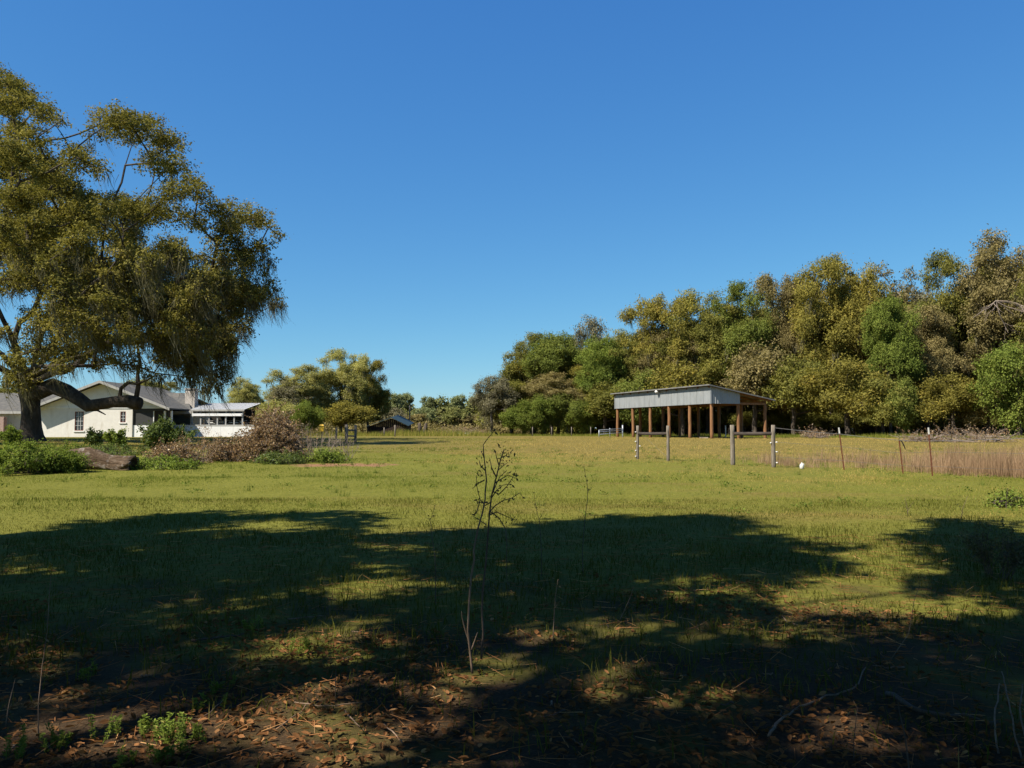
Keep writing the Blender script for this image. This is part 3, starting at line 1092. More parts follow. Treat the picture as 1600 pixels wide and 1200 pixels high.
def brick_mat(name, col1, col2, mortar):
    m, nt = new_mat(name)
    co = N(nt, 'ShaderNodeTexCoord')
    mp = N(nt, 'ShaderNodeMapping')
    mp.inputs['Rotation'].default_value = (math.pi / 2, 0, 0)
    nt.links.new(co.outputs['Object'], mp.inputs[0])
    br = N(nt, 'ShaderNodeTexBrick')
    br.inputs['Color1'].default_value = rgba(col1)
    br.inputs['Color2'].default_value = rgba(col2)
    br.inputs['Mortar'].default_value = rgba(mortar)
    br.inputs['Scale'].default_value = 5.0
    br.inputs['Mortar Size'].default_value = .03
    nt.links.new(mp.outputs[0], br.inputs['Vector'])
    b = N(nt, 'ShaderNodeBsdfPrincipled')
    b.inputs['Roughness'].default_value = .9
    nt.links.new(mixc(nt, .35, br.outputs[0], ramp(nt, noise(nt, 3, 4, co.outputs['Object']), [(.3, (.3, .26, .22)), (.7, (.75, .72, .66))]), 'MULTIPLY'), b.inputs['Base Color'])
    bp = N(nt, 'ShaderNodeBump')
    bp.inputs['Distance'].default_value = .01
    nt.links.new(br.outputs['Fac'], bp.inputs['Height'])
    bp.invert = True
    nt.links.new(bp.outputs[0], b.inputs['Normal'])
    o = N(nt, 'ShaderNodeOutputMaterial')
    nt.links.new(b.outputs[0], o.inputs[0])
    return m


M['white_wall'] = surf_mat('white_wall', [(.3, (.72, .69, .63)), (.7, (.82, .79, .73))], 3, None, .85, .15, .01, 5, 0, .2, (1.2, (.60, .55, .47), .56, (1.6, 1.6, .45)))
M['white_trim'] = surf_mat('white_trim', [(.3, (.80, .80, .78)), (.7, (.90, .90, .88))], 3, None, .6, .05, .005, 5, 0, .3, (1.8, (.42, .40, .36), .62))
M['low_wall'] = surf_mat('low_wall', [(.3, (.80, .80, .79)), (.7, (.90, .90, .89))], 3, None, .7, .1, .01, 5, 0, .3, (2.5, (.45, .44, .42), .62))
M['grey_trim'] = surf_mat('grey_trim', [(.3, (.33, .32, .30)), (.7, (.45, .44, .41))], 4, None, .7, .1, .01)
M['shingle'] = surf_mat('shingle', [(.3, (.075, .074, .070)), (.55, (.12, .115, .105)), (.8, (.18, .165, .14))], 3.5, (1, 1, 1), .95, .5, .02, 6, 0, .15, (.7, (.20, .17, .13), .55))
M['blue_wall'] = surf_mat('blue_wall', [(.3, (.36, .40, .45)), (.7, (.46, .50, .55))], 3, None, .8, .1, .01)
M['dark_screen'] = plain_mat('dark_screen', (.035, .036, .036), .7)
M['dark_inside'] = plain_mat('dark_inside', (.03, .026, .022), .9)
M['glass'] = plain_mat('glass', (.05, .055, .06), .12, 0, .6)
M['red_frame'] = plain_mat('red_frame', (.22, .065, .04), .7)
M['white_brick'] = brick_mat('white_brick', (.70, .64, .57), (.62, .55, .48), (.50, .46, .42))
M['pink_brick'] = brick_mat('pink_brick', (.42, .24, .19), (.34, .19, .15), (.40, .36, .32))
M['porch_metal'] = surf_mat('porch_metal', [(.3, (.50, .50, .49)), (.7, (.60, .60, .59))], 2, None, .7, .05, .01, 4, 0, .15, (1.5, (.38, .36, .33), .6))
M['galvanised'] = surf_mat('galvanised', [(.3, (.27, .285, .29)), (.7, (.35, .365, .37))], 2.2, (1, 1, .5), .5, .04, .01, 4, .25, .4, (1.0, (.34, .34, .33), .62))
M['old_roof'] = surf_mat('old_roof', [(.3, (.16, .155, .145)), (.7, (.28, .27, .25))], 2.2, None, .6, .05, .01, 4, .3, .3)
M['pole_wood'] = surf_mat('pole_wood', [(.3, (.15, .070, .030)), (.55, (.26, .128, .055)), (.8, (.36, .19, .09))], 6, (2, 2, .25), .9, .5, .02)
M['rail_wood'] = surf_mat('rail_wood', [(.3, (.028, .022, .017)), (.6, (.065, .05, .04)), (.85, (.13, .10, .08))], 8, (.6, .6, 2), .9, .4, .01)
M['post_wood'] = surf_mat('post_wood', [(.28, (.09, .075, .058)), (.5, (.19, .16, .125)), (.75, (.29, .25, .20))], 9, (3, 3, .3), .95, .7, .02)
M['tube_steel'] = plain_mat('tube_steel', (.52, .55, .58), .4, .3)
M['rust'] = surf_mat('rust', [(.3, (.10, .035, .018)), (.6, (.19, .065, .03)), (.8, (.24, .12, .06))], 20, None, .85, .3, .004)
M['white_paint'] = plain_mat('white_paint', (.72, .70, .66), .5)
M['wire'] = plain_mat('wire', (.13, .125, .12), .6, .3)
M['shaded_barn'] = surf_mat('shaded_barn', [(.3, (.022, .014, .011)), (.7, (.052, .030, .024))], 4, (4, 4, .4), .95, .3, .02)  # board colour darkened to stand in for the shade of trees
M['teal_roof'] = surf_mat('teal_roof', [(.3, (.018, .034, .036)), (.7, (.034, .058, .060))], 3, None, .6, .1, .01)
M['yellow'] = plain_mat('yellow', (.70, .42, .02), .5)


def wall_with_holes(mb, x0, x1, z0, z1, y0, y1, holes):
    """solid wall in the xz plane with rectangular openings"""
    X = sorted({x0, x1, *[v for h in holes for v in h[:2]]})
    Z = sorted({z0, z1, *[v for h in holes for v in h[2:]]})
    for a, b_ in zip(X[:-1], X[1:]):
        for c, d in zip(Z[:-1], Z[1:]):
            mx, mz = (a + b_) / 2, (c + d) / 2
            if not any(h[0] < mx < h[1] and h[2] < mz < h[3] for h in holes):
                mb.box((a, y0, c), (b_, y1, d))


# ------------------------------------------------------------------ the white house
def house():
    Y0 = 74.0
    k = Y0 / F
    GZ = .98

    def X(px, y=Y0):
        return P(px, 650, y).x

    def Z(py, y=Y0):
        return P(0, py, y).z
    org = Vector((X(130), Y0, GZ))
    root = thing('ranch_house', 'low white ranch house with front gable, grey shingle roof and brick chimney', 'house', org)

    def put(mb, name, mat, parent=root, smooth=False):
        mb.v = [v - np.array(tuple(org)) for v in mb.v]
        return mb.build(name, M[mat], parent, smooth)
    xl, xr, xp = X(55), X(207), X(268)
    eave = Z(637)
    h1 = (X(117), X(131), Z(673), Z(643))
    h2 = (X(188), X(196.5), Z(660), Z(643))
    w = MB()
    wall_with_holes(w, xl, xr, GZ - .2, eave, Y0, Y0 + .2, [h1, h2])
    w.box((xl, Y0 + .2, GZ - .2), (xl + .2, 86, eave))
    w.box((xr - .2, Y0 + .2, GZ - .2), (xr, 82, eave))
    put(w, 'front_wall', 'white_wall')
    # gable triangle over the wall and porch
    pk = (X(160.5), Z(597.5))
    g = MB()
    x0, x1 = X(60), X(266)
    v = [(x0, Y0 - .02, eave), (x1, Y0 - .02, eave), (pk[0], Y0 - .02, pk[1] - .1)]
    v += [(a, Y0 + .12, c) for a, _, c in v]
    g.add(v, [(0, 1, 4, 3), (1, 2, 5, 4), (2, 0, 3, 5)], [(2, 1, 0), (3, 4, 5)])
    put(g, 'gable', 'white_trim')
    nb = MB().box((x0, Y0 - .05, eave - .07), (x1, Y0 - .021, eave + .07))
    put(nb, 'gable_board', 'white_trim')
    # two roof slopes of the gable wing with their barge boards
    for sgn, ex in ((-1, X(52)), (1, X(270))):
        ez = Z(640)
        th = .12
        r = MB()
        fy, by = Y0 - .75, 86.0
        q = [(ex, fy, ez), (pk[0], fy, pk[1]), (pk[0], by, pk[1]), (ex, by, ez)]
        r.hexa([(a, b_, c) for a, b_, c in (q if sgn < 0 else [q[1], q[0], q[3], q[2]])] + [(a, b_, c + th) for a, b_, c in (q if sgn < 0 else [q[1], q[0], q[3], q[2]])])
        sl_ = put(r, 'roof_slope', 'shingle')
        bb = MB()
        a = Vector((ex, fy - .03, ez))
        b2 = Vector((pk[0], fy - .03, pk[1]))
        bb.hexa([(a.x, fy - .055, a.z - .09), (b2.x, fy - .055, b2.z - .09), (b2.x, fy - .003, b2.z - .09), (a.x, fy - .003, a.z - .09),
                 (a.x, fy - .055, a.z + .14), (b2.x, fy - .055, b2.z + .14), (b2.x, fy - .003, b2.z + .14), (a.x, fy - .003, a.z + .14)])
        put(bb, 'barge_board', 'grey_trim', sl_)
    # windows: frame, bars, each pane
    for (a, b_, c, d), nxp, nzp in ((h1, 3, 4), (h2, 2, 3)):
        fr = MB()
        t = .055
        fr.box((a, Y0 + .02, c), (a + t, Y0 + .10, d)).box((b_ - t, Y0 + .02, c), (b_, Y0 + .10, d))
        fr.box((a + t, Y0 + .02, c), (b_ - t, Y0 + .10, c + t)).box((a + t, Y0 + .02, d - t), (b_ - t, Y0 + .10, d))
        wd = put(fr, 'window', 'red_frame')
        ba = MB()
        iw, ih = (b_ - a - 2 * t) / nxp, (d - c - 2 * t) / nzp
        for i_ in range(1, nxp):
            ba.box((a + t + i_ * iw - .011, Y0 + .03, c + t), (a + t + i_ * iw + .011, Y0 + .065, d - t))
        for j_ in range(1, nzp):
            for i_ in range(nxp):
                ba.box((a + t + i_ * iw + (.018 if i_ else 0), Y0 + .03, c + t + j_ * ih - .011), (a + t + (i_ + 1) * iw - (.018 if i_ < nxp - 1 else 0), Y0 + .065, c + t + j_ * ih + .011))
        put(ba, 'glazing_bars', 'white_trim', wd)
        for i_ in range(nxp):
            for j_ in range(nzp):
                e = .02
                put(MB().box((a + t + i_ * iw + e, Y0 + .068, c + t + j_ * ih + e), (a + t + (i_ + 1) * iw - e, Y0 + .074, c + t + (j_ + 1) * ih - e)), 'pane', 'glass', wd)
        put(MB().box((a - .08, Y0 - .07, c - .1), (b_ + .08, Y0 - .003, c - .01)), 'sill', 'white_trim', wd)
        put(MB().box((a - .02, Y0 + .205, c - .02), (b_ + .02, Y0 + .22, d + .02)), 'unlit_room_panel', 'dark_inside', wd)  # near-black sheet standing in for the unlit room
    # screened porch under the right part of the gable
    pz0, pz1 = Z(664.5), Z(642)
    po = MB().box((xr + .003, Y0 + .1, GZ - .1), (X(240), Y0 + .25, pz0))
    put(po, 'porch_wall', 'low_wall')
    put(MB().box((xr + .01, Y0 + .15, pz0), (X(239), Y0 + .17, pz1)), 'porch_screen', 'dark_screen')
    put(MB().box((X(240.5), Y0 + .16, GZ), (X(255), Y0 + .18, pz1)), 'dark_doorway', 'dark_inside')  # near-black panel standing in for the dark open doorway
    put(MB().box((xr + .003, Y0 + .05, pz1), (X(268), Y0 + .25, eave - .08)), 'porch_beam', 'dark_screen')
    for px, wd_ in ((239.8, .07), (257, .16), (267.5, .14)):
        put(MB().box((X(px) - wd_ / 2, Y0 + .03, GZ - .1), (X(px) + wd_ / 2, Y0 + .03 + wd_, pz1)), 'porch_post', 'white_trim')
    put(MB().box((X(258.5), Y0 + .16, GZ), (X(264), Y0 + .18, pz1)), 'porch_screen', 'dark_screen')
    put(MB().box((X(264.3), Y0 + .14, GZ), (X(266.3), Y0 + .2, pz1)), 'brown_post', 'red_frame')
    # main body behind, ridge parallel to the front
    ry, rz_ = 83.0, P(0, 615.6, 83.0).z
    fy, fz = 77.3, P(0, 644.5, 77.3).z
    bl, br_ = X(-120, 80), X(302, 78.5)
    m = MB()
    m.box((X(-118, 78.3), 78.3, GZ - .2), (xl - .003, 78.5, fz - .02))
    put(m, 'main_wall', 'white_wall')
    put(MB().box((xp + .003, 78.3, GZ - .2), (br_ - .2, 78.5, fz - .02)), 'main_wall', 'blue_wall')
    m = MB().box((bl, 88, GZ - .2), (br_, 88.2, fz)).box((br_ - .2, 78.52, GZ - .2), (br_, 87.9, fz - .02))
    put(m, 'rear_wall', 'white_wall')
    for q in ([(bl, fy, fz), (br_ + .3, fy, fz), (X(289, 83), ry, rz_), (bl, ry, rz_)], [(bl, ry, rz_), (X(289, 83), ry, rz_), (br_ + .3, 89, fz - .1), (bl, 89, fz - .1)]):
        put(MB().hexa(q + [(a, b_, c + .11) for a, b_, c in q]), 'roof_slope', 'shingle')
    put(MB().box((X(269.5, 77.3), fy - .06, fz - .12), (br_ + .3, fy - .003, fz + .12)), 'fascia', 'grey_trim')
    put(MB().box((bl, fy - .06, fz - .12), (X(54, 77.3), fy - .003, fz + .12)), 'fascia', 'grey_trim')
    # white patch of wall left of the oak trunk and brick pier
    put(MB().box((X(15, 78.2), 78.15, GZ - .2), (X(54, 78.2), 78.29, fz - .03)), 'side_wall', 'white_wall')
    put(MB().box((X(-18, 76.8), 76.6, GZ - .2), (X(8, 76.8), 77.1, Z(651, 76.8))), 'brick_pier', 'pink_brick')
    # chimney with cap
    cx0, cx1 = X(291, 80), X(306, 80)
    ch = put(MB().box((cx0, 79.6, fz - .5), (cx1, 80.5, P(0, 609, 80).z)), 'chimney', 'white_brick')
    put(MB().box((cx0 - .06, 79.54, P(0, 609, 80).z), (cx1 + .06, 80.56, P(0, 607, 80).z)), 'chimney_cap', 'white_brick', ch)
    # dish on the left roof
    d = MB()
    c = P(59, 622, 78.9)
    ring = []
    for r_, dz in ((0, .05), (.16, .02), (.24, -.04)):
        ring.append((r_, dz))
    V = [(c.x, c.y + .05, c.z)]
    for r_, dz in ring[1:]:
        for q in range(12):
            a = q * math.pi / 6
            V.append((c.x + r_ * math.cos(a), c.y + dz, c.z + r_ * math.sin(a) * 1.2))
    T = [(0, 1 + q, 1 + (q + 1) % 12) for q in range(12)]
    Q = [(1 + q, 13 + q, 13 + (q + 1) % 12, 1 + (q + 1) % 12) for q in range(12)]
    d.add(V, Q, T)
    d.sweep([c + Vector((0, .06, 0)), c + Vector((0, .2, -.15)), c + Vector((0, .2, -.7))], .02, 6)
    put(d, 'satellite_dish', 'white_paint')
    # right-hand porch: white metal roof, fascia, posts, low wall
    a, b_ = X(304.5, 78), X(387, 78)
    z1, z0 = P(0, 630.5, 82).z, P(0, 640, 77).z
    nrib = 22
    for i_ in range(11):
        u0, u1 = a + (b_ - a) * i_ / 11 + .004, a + (b_ - a) * (i_ + 1) / 11 - .004
        r = MB()
        q = [(u0, 77, z0), (u1, 77, z0), (u1, 82, z1), (u0, 82, z1)]
        r.hexa(q + [(x_, y_, z_ + .03) for x_, y_, z_ in q])
        for f_ in (.0, .5):
            uu = u0 + (u1 - u0) * f_
            q = [(uu, 77, z0 + .031), (uu + .05, 77, z0 + .031), (uu + .05, 82, z1 + .031), (uu, 82, z1 + .031)]
            r.hexa(q + [(x_, y_, z_ + .03) for x_, y_, z_ in q])
        put(r, 'porch_roof_sheet', 'porch_metal')
    put(MB().box((a, 76.95, P(0, 642.5, 77).z), (b_, 76.99, z0 - .005)), 'gutter_board', 'grey_trim')
    put(MB().box((a + .1, 77.05, P(0, 650, 77).z), (b_ - .2, 77.15, P(0, 645.5, 77).z)), 'porch_fascia', 'low_wall')
    for i_ in range(7):
        u = a + .08 + (b_ - a - .3) * i_ / 6
        put(MB().box((u - .06, 77.16, GZ), (u + .06, 77.28, z0 - .01)), 'porch_post', 'grey_trim')
    lw0, lw1 = X(269, 76.5), X(442, 76.5)
    nb_ = 9
    for i_ in range(nb_):
        u0, u1 = lw0 + (lw1 - lw0) * i_ / nb_, lw0 + (lw1 - lw0) * (i_ + 1) / nb_
        put(MB().box((u0 + .006, 76.4, GZ - .1), (u1 - .006, 76.52, P(0, 664.8, 76.5).z)), 'low_wall_panel', 'low_wall')
    put(MB().box((lw0, 76.36, P(0, 664.8, 76.5).z + .002), (lw1, 76.56, P(0, 663.9, 76.5).z)), 'low_wall_cap', 'white_trim')
    # dark room behind the porch with pale things on shelves
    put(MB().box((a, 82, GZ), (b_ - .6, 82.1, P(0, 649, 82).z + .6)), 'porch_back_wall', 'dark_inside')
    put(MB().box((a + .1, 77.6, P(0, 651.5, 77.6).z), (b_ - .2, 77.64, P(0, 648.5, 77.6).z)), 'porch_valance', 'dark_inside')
    sh = put(MB().box((a + .2, 80, P(0, 662, 80).z), (b_ - .8, 80.4, P(0, 661, 80).z)).box((a + .2, 80, P(0, 657.5, 80).z), (b_ - .8, 80.4, P(0, 656.8, 80).z)), 'porch_shelf', 'grey_trim')
    r2 = random.Random(3)
    u = a + .3
    while u < b_ - 1.1:
        wdt = r2.uniform(.15, .4)
        z_ = P(0, 661, 80).z
        if r2.random() < .75:
            put(MB().box((u, 79.98, z_ + .003), (u + wdt, 80.3, z_ + r2.uniform(.1, .2))), 'pale_box', 'low_wall', sh)
        u += wdt + r2.uniform(.08, .25)
    return root


house()


# ------------------------------------------------------------------ the pole barn
def pole_barn():
    A = Vector((P(1111.5, 684, 61.6).x, 61.6, 0))        # near front corner
    B = Vector((P(962.5, 682, 76.6).x, 76.6, 0))         # far front corner
    e = (B - A).normalized()
    n = Vector((-e.y, e.x, 0))
    if n.x < 0:
        n = -n
    L = (B - A).length
    W = 4.95
    GZ = .97
    ztop, zback = P(0, 603.0, 61.6).z, 3.98
    zbot = P(0, 630.5, 61.6).z
    org = Vector((A.x, A.y, GZ))
    root = thing('pole_barn', 'open pole barn with grey corrugated metal front and sloping roof on orange wooden posts', 'barn', org)

    def W3(s_, t, z):
        p = A + e * s_ + n * t
        return Vector((p.x - org.x, p.y - org.y, z - GZ))

    def zr(t):
        return ztop + (zback - ztop) * t / W
    rs = random.Random(4)

    def sheet(name, f, w, lo, hi, mat, parent=root):
        """corrugated sheet: f(u, out, z) places it; lo, hi heights at both side edges"""
        m = MB()
        V = []
        u = 0.0
        prof = []
        while u < w - .02:
            prof += [(u, 0), (min(u + .13, w), 0), (min(u + .15, w), .022), (min(u + .19, w), .022), (min(u + .21, w), 0)]
            u += .21
        prof.append((w, 0))
        for u, o_ in prof:
            t = u / w
            V += [tuple(f(u, o_, lo[0] + (lo[1] - lo[0]) * t)), tuple(f(u, o_, hi[0] + (hi[1] - hi[0]) * t))]
        m.add(V, [(2 * i_, 2 * i_ + 2, 2 * i_ + 3, 2 * i_ + 1) for i_ in range(len(prof) - 1)])
        o = m.build(name, M[mat], parent)
        so = o.modifiers.new('thickness', 'SOLIDIFY')
        so.thickness = .006
        return o
    ns = 17
    for i_ in range(ns):
        s0 = L * i_ / ns
        jig = rs.uniform(-.004, .004)
        sheet('metal_sheet', lambda u, o_, z, s0=s0, jig=jig: W3(s0 + u, -.05 - o_ + jig, z), L / ns - .004, (zbot, zbot), (ztop - .03, ztop - .03), 'galvanised')
    ne = 3
    for i_ in range(ne):
        t0, t1 = .0 + 2.5 * i_ / ne, 2.5 * (i_ + 1) / ne
        sheet('metal_sheet', lambda u, o_, z, t0=t0: W3(-.06 - o_, t0 + u, z), t1 - t0 - .004, (zbot, zbot), (zr(t0) - .05, zr(t1) - .05), 'galvanised')
        sheet('metal_sheet', lambda u, o_, z, t0=t0: W3(L + .06 + o_, t0 + u, z), t1 - t0 - .004, (zbot, zbot), (zr(t0) - .05, zr(t1) - .05), 'galvanised')
    # corner trims
    for s_ in (-.07, L + .07):
        MB().beam(W3(s_, -.06, zbot - .02), W3(s_, -.06, ztop - .02), .09, .09, (1, 0, 0)).build('corner_trim', M['galvanised'], root)
    # roof sheets
    nr = 18
    for i_ in range(nr):
        s0, s1 = -.35 + (L + .7) * i_ / nr, -.35 + (L + .7) * (i_ + 1) / nr
        m = MB()
        V = []
        prof = []
        u = s0
        while u < s1 - .02:
            prof += [(u, 0), (min(u + .19, s1 - .003), 0), (min(u + .21, s1 - .003), .025), (min(u + .24, s1 - .003), .025)]
            u += .26
        prof.append((s1 - .003, 0))
        for u, o_ in prof:
            V += [tuple(W3(u, -.35, zr(-.35) + .03 + o_)), tuple(W3(u, W + .5, zr(W + .5) + .03 + o_))]
        m.add(V, [(2 * q, 2 * q + 1, 2 * q + 3, 2 * q + 2) for q in range(len(prof) - 1)])
        o = m.build('roof_sheet', M['old_roof'], root)
        so = o.modifiers.new('thickness', 'SOLIDIFY')
        so.thickness = .01
    # edge trim of the roof
    MB().beam(W3(-.36, -.37, zr(-.35) + .0), W3(L + .36, -.37, zr(-.35) + .0), .03, .09).build('roof_trim', M['old_roof'], root)
    MB().beam(W3(-.37, -.35, zr(-.35) - .01), W3(-.37, W + .5, zr(W + .5) - .01), .03, .09).build('roof_trim', M['old_roof'], root)
    # posts

    def post(s_, t, top, r=.125):
        p = []
        m = MB()
        zs = np.linspace(GZ - .3, top, 7)
        m.sweep([W3(s_ + rs.uniform(-.015, .015), t + rs.uniform(-.015, .015), z) for z in zs], [r * (1.06 - .012 * q + rs.uniform(-.03, .03)) for q in range(7)], 12)
        m.build('post', M['pole_wood'], root, True)
    for i_ in range(6):
        s_ = L * (i_ / 5)
        s_ = min(max(s_, .12), L - .12)
        post(s_, .12, zr(.1) - .16)
        post(s_, W - .1, zr(W) - .16)
    post(.12, 2.45, zr(2.45) - .16)
    post(L - .12, 2.45, zr(2.45) - .16)
    # beams and rafters
    for t in (.12, 2.45, W - .1):
        MB().beam(W3(-.02, t, zr(t) - .29), W3(L + .02, t, zr(t) - .29), .07, .24).build('beam', M['pole_wood'], root)
    MB().beam(W3(.02, .02, zbot + .08), W3(L - .02, .02, zbot + .08), .05, .15).build('girt', M['pole_wood'], root)
    MB().beam(W3(.04, 2.55, zbot + .02), W3(.04, W - .1, zbot + .02), .06, .16).build('girt', M['pole_wood'], root)
    for i_ in range(11):
        s_ = .03 + (L - .06) * i_ / 10
        MB().beam(W3(s_, -.2, zr(-.2) - .075), W3(s_, W + .4, zr(W + .4) - .075), .045, .15).build('rafter', M['pole_wood'], root)
    for i_ in range(6):
        t = .3 + (W - .4) * i_ / 5
        MB().beam(W3(-.25, t, zr(t) - .02), W3(L + .25, t, zr(t) - .02), .09, .04).build('purlin', M['pole_wood'], root)
    # flood lamp on the metal front
    s_ = L * .48
    z = P(0, 611, 68).z
    lm = MB()
    lm.sweep([W3(s_, -.06, z), W3(s_, -.28, z + .05)], .035, 8)
    lo = lm.build('lamp_arm', M['tube_steel'], root, True)
    MB().sweep([W3(s_, -.28, z + .10), W3(s_, -.30, z + .04), W3(s_, -.31, z - .02), W3(s_, -.32, z - .14)], [.06, .12, .17, .12], 12).build('lamp_head', M['white_paint'], root, True)
    return root, W3


pole_barn()


# ------------------------------------------------------------------ wire fence, brace posts, metal posts
def wood_post(px, top, basepy, width, label, ins=(), lean=0.0, depth=None):
    g = G(px, basepy) if depth is None else gz(P(px, basepy, depth).x, depth)
    h = P(px, top, g.y).z - g.z
    rs = random.Random(int(px))
    root = thing('fence_post', label, 'post', g, 0, 'weathered wooden fence posts')
    m = MB()
    pts, rr = [], []
    for q in range(7):
        t = q / 6
        pts.append((lean * t + rs.uniform(-.008, .008), rs.uniform(-.008, .008), -.15 + (h + .15) * t))
        rr.append(width / 2 * (1.05 - .10 * t + rs.uniform(-.03, .03)))
    m.sweep(pts, rr, 10)
    m.build('post', M['post_wood'], root, True)
    for (side, py) in ins:
        z = P(px, py, g.y).z - g.z
        i = MB().sweep([(side * width * .45, -.03, z), (side * (width * .5 + .03), -.04, z), (side * (width * .5 + .05), -.04, z)], [.016, .026, .018], 7)
        i.build('insulator', M['white_paint'], root, True)
    return root, g, h


p1 = wood_post(996.5, 665, 717.5, .105, 'wooden fence post with white insulators, left of a brace pair, facing the gap', [(-1, 675), (-1, 690), (1, 697), (-1, 704), (-1, 713)])
p2 = wood_post(1044, 665, 721, .11, 'plain wooden fence post at the left side of the gap in the fence')
p3 = wood_post(1145, 664, 727, .15, 'stout wooden fence post at the right side of the gap in the fence')
p4 = wood_post(1209, 664, 730, .135, 'wooden fence post with white insulators where the barbed wire ends', [(1, 691), (1, 706), (1, 723), (-1, 692)])
for (a, b_, lab) in ((p1, p2, 'dark wooden brace rail between the two thinner fence posts'), (p3, p4, 'dark wooden brace rail between the two stouter fence posts')):
    A = a[1] + Vector((.03, 0, P(996, 677.5, a[1].y).z - a[1].z))
    B = b_[1] + Vector((-.03, 0, P(1044, 677.5, b_[1].y).z - b_[1].z))
    o = MB().sweep([A, A.lerp(B, .5) + Vector((0, 0, -.01)), B], [.055, .06, .055], 9).build('brace_rail', M['rail_wood'], None, True)
    tag(o, lab, 'rail', 'fence brace rails')
A = p1[1] + Vector((.05, -.03, p1[2] * .82))
B = p2[1] + Vector((-.05, 0, p2[2] * .12))


def t_post(px0, py0, px1, py1, label, tip=True):
    g = G(px1, py1)
    top = P(px0, py0, g.y) - g
    root = thing('metal_post', label, 'post', g, 0, 'leaning rusty metal fence posts')
    m = MB()
    d = top.normalized()
    m.beam(-d * .15, top * (.86 if tip else 1), .038, .006, (0, 1, 0))
    m.beam(-d * .15 + Vector((0, .016, 0)), top * (.86 if tip else 1) + Vector((0, .016, 0)), .006, .03, (0, 1, 0))
    m.build('shaft', M['rust'], root)
    if tip:
        m = MB()
        m.beam(top * .8605, top, .04, .007, (0, 1, 0))
        m.beam(top * .8605 + Vector((0, .016, 0)), top + Vector((0, .016, 0)), .007, .03, (0, 1, 0))
        m.build('white_tip', M['white_paint'], root)
    return root, g, top


t1 = t_post(1310.5, 668, 1319, 735, 'rusty metal fence post with white tip leaning left beside the white jug')
t2 = t_post(1405, 688, 1411, 739.5, 'short rusty metal fence post without a white tip, twig hanging from it', False)
t3 = t_post(1450.5, 668, 1457, 744, 'rusty metal fence post with white tip in the tall reddish grass')
t4 = t_post(1668, 664, 1672, 754, 'rusty metal fence post with white tip past the reddish grass')
MB().sweep([t2[2], t2[2] + Vector((.07, 0, -.02)), t2[2] + Vector((.13, 0, -.15)), t2[2] + Vector((.17, 0, -.26))], [.015, .02, .018, .008], 6).build('hanging_twig', M['rail_wood'], t2[0], True)


def wire(pts, label, r=.0045, barbs=False):
    P_ = []
    for a, b_ in zip(pts[:-1], pts[1:]):
        L = (b_ - a).length
        for q in range(8):
            t = q / 8
            P_.append(a.lerp(b_, t) + Vector((0, 0, -.02 * L * t * (1 - t))))
    P_.append(pts[-1])
    m = MB().sweep(P_, r, 4)
    if barbs:
        rs = random.Random(1)
        for a, b_ in zip(P_[:-1], P_[1:]):
            n = int((b_ - a).length / .13)
            for q in range(n):
                p = a.lerp(b_, (q + .5) / n)
                v = Vector((rs.uniform(-.3, .3), rs.uniform(-1, 1), rs.uniform(-1, 1))).normalized() * .022
                m.sweep([p - v, p + v], .002, 3, False)
    o = m.build('fence_wire', M['wire'], None)
    return tag(o, label, 'wire', 'fence wires')


def up(t, f):
    return t[1] + t[2] * f + Vector((0, -.03, 0))


wire([p4[1] + Vector((.06, -.03, p4[2] * .93)), up(t1, .86) + Vector((0, 0, -.02)), up(t2, 1.0), up(t3, .72), up(t4, .8)], 'top strand of barbed wire running to the leaning metal posts', .006, True)
wire([p4[1] + Vector((.07, -.03, p4[2] * .6)), up(t1, .55), up(t2, .62), up(t3, .5), up(t4, .5)], 'middle strand of plain fence wire above the reddish grass', .003)
wire([p4[1] + Vector((.07, -.03, p4[2] * .25)), up(t1, .22), up(t2, .25), up(t3, .2), up(t4, .2)], 'lowest strand of plain fence wire within the reddish grass', .003)
wire([A, A.lerp(B, .5), B], 'slack wire slanting between the two thinner fence posts', .003)

# white jug
g = G(1253, 733)
m = MB()
m.sweep([(0, 0, 0), (0, 0, .01), (0, 0, .12), (0, 0, .17), (0, 0, .20), (0, 0, .205), (0, 0, .24)], [.07, .082, .084, .07, .035, .026, .026], 14)
m.sweep([(.03, 0, .20), (.075, 0, .20), (.085, 0, .16), (.08, 0, .11)], .013, 6)
o = m.build('plastic_jug', M['white_paint'], None, True)
o.location = g
o.scale = (.78, .78, .78)
tag(o, 'white plastic jug standing in the grass under the fence wire', 'jug')

# galvanised gate, pvc post, small things by the barn
gr = thing('tube_gate', 'galvanised tube gate standing ajar at the left end of the pole barn', 'gate', gz(P(935, 684, 66).x, 66))
gl = gr.location
a = P(936, 684, 66) - gl
c = P(973, 684, 69) - gl


def gp(t, z):
    return Vector((a.x + (c.x - a.x) * t, a.y + (c.y - a.y) * t, z))


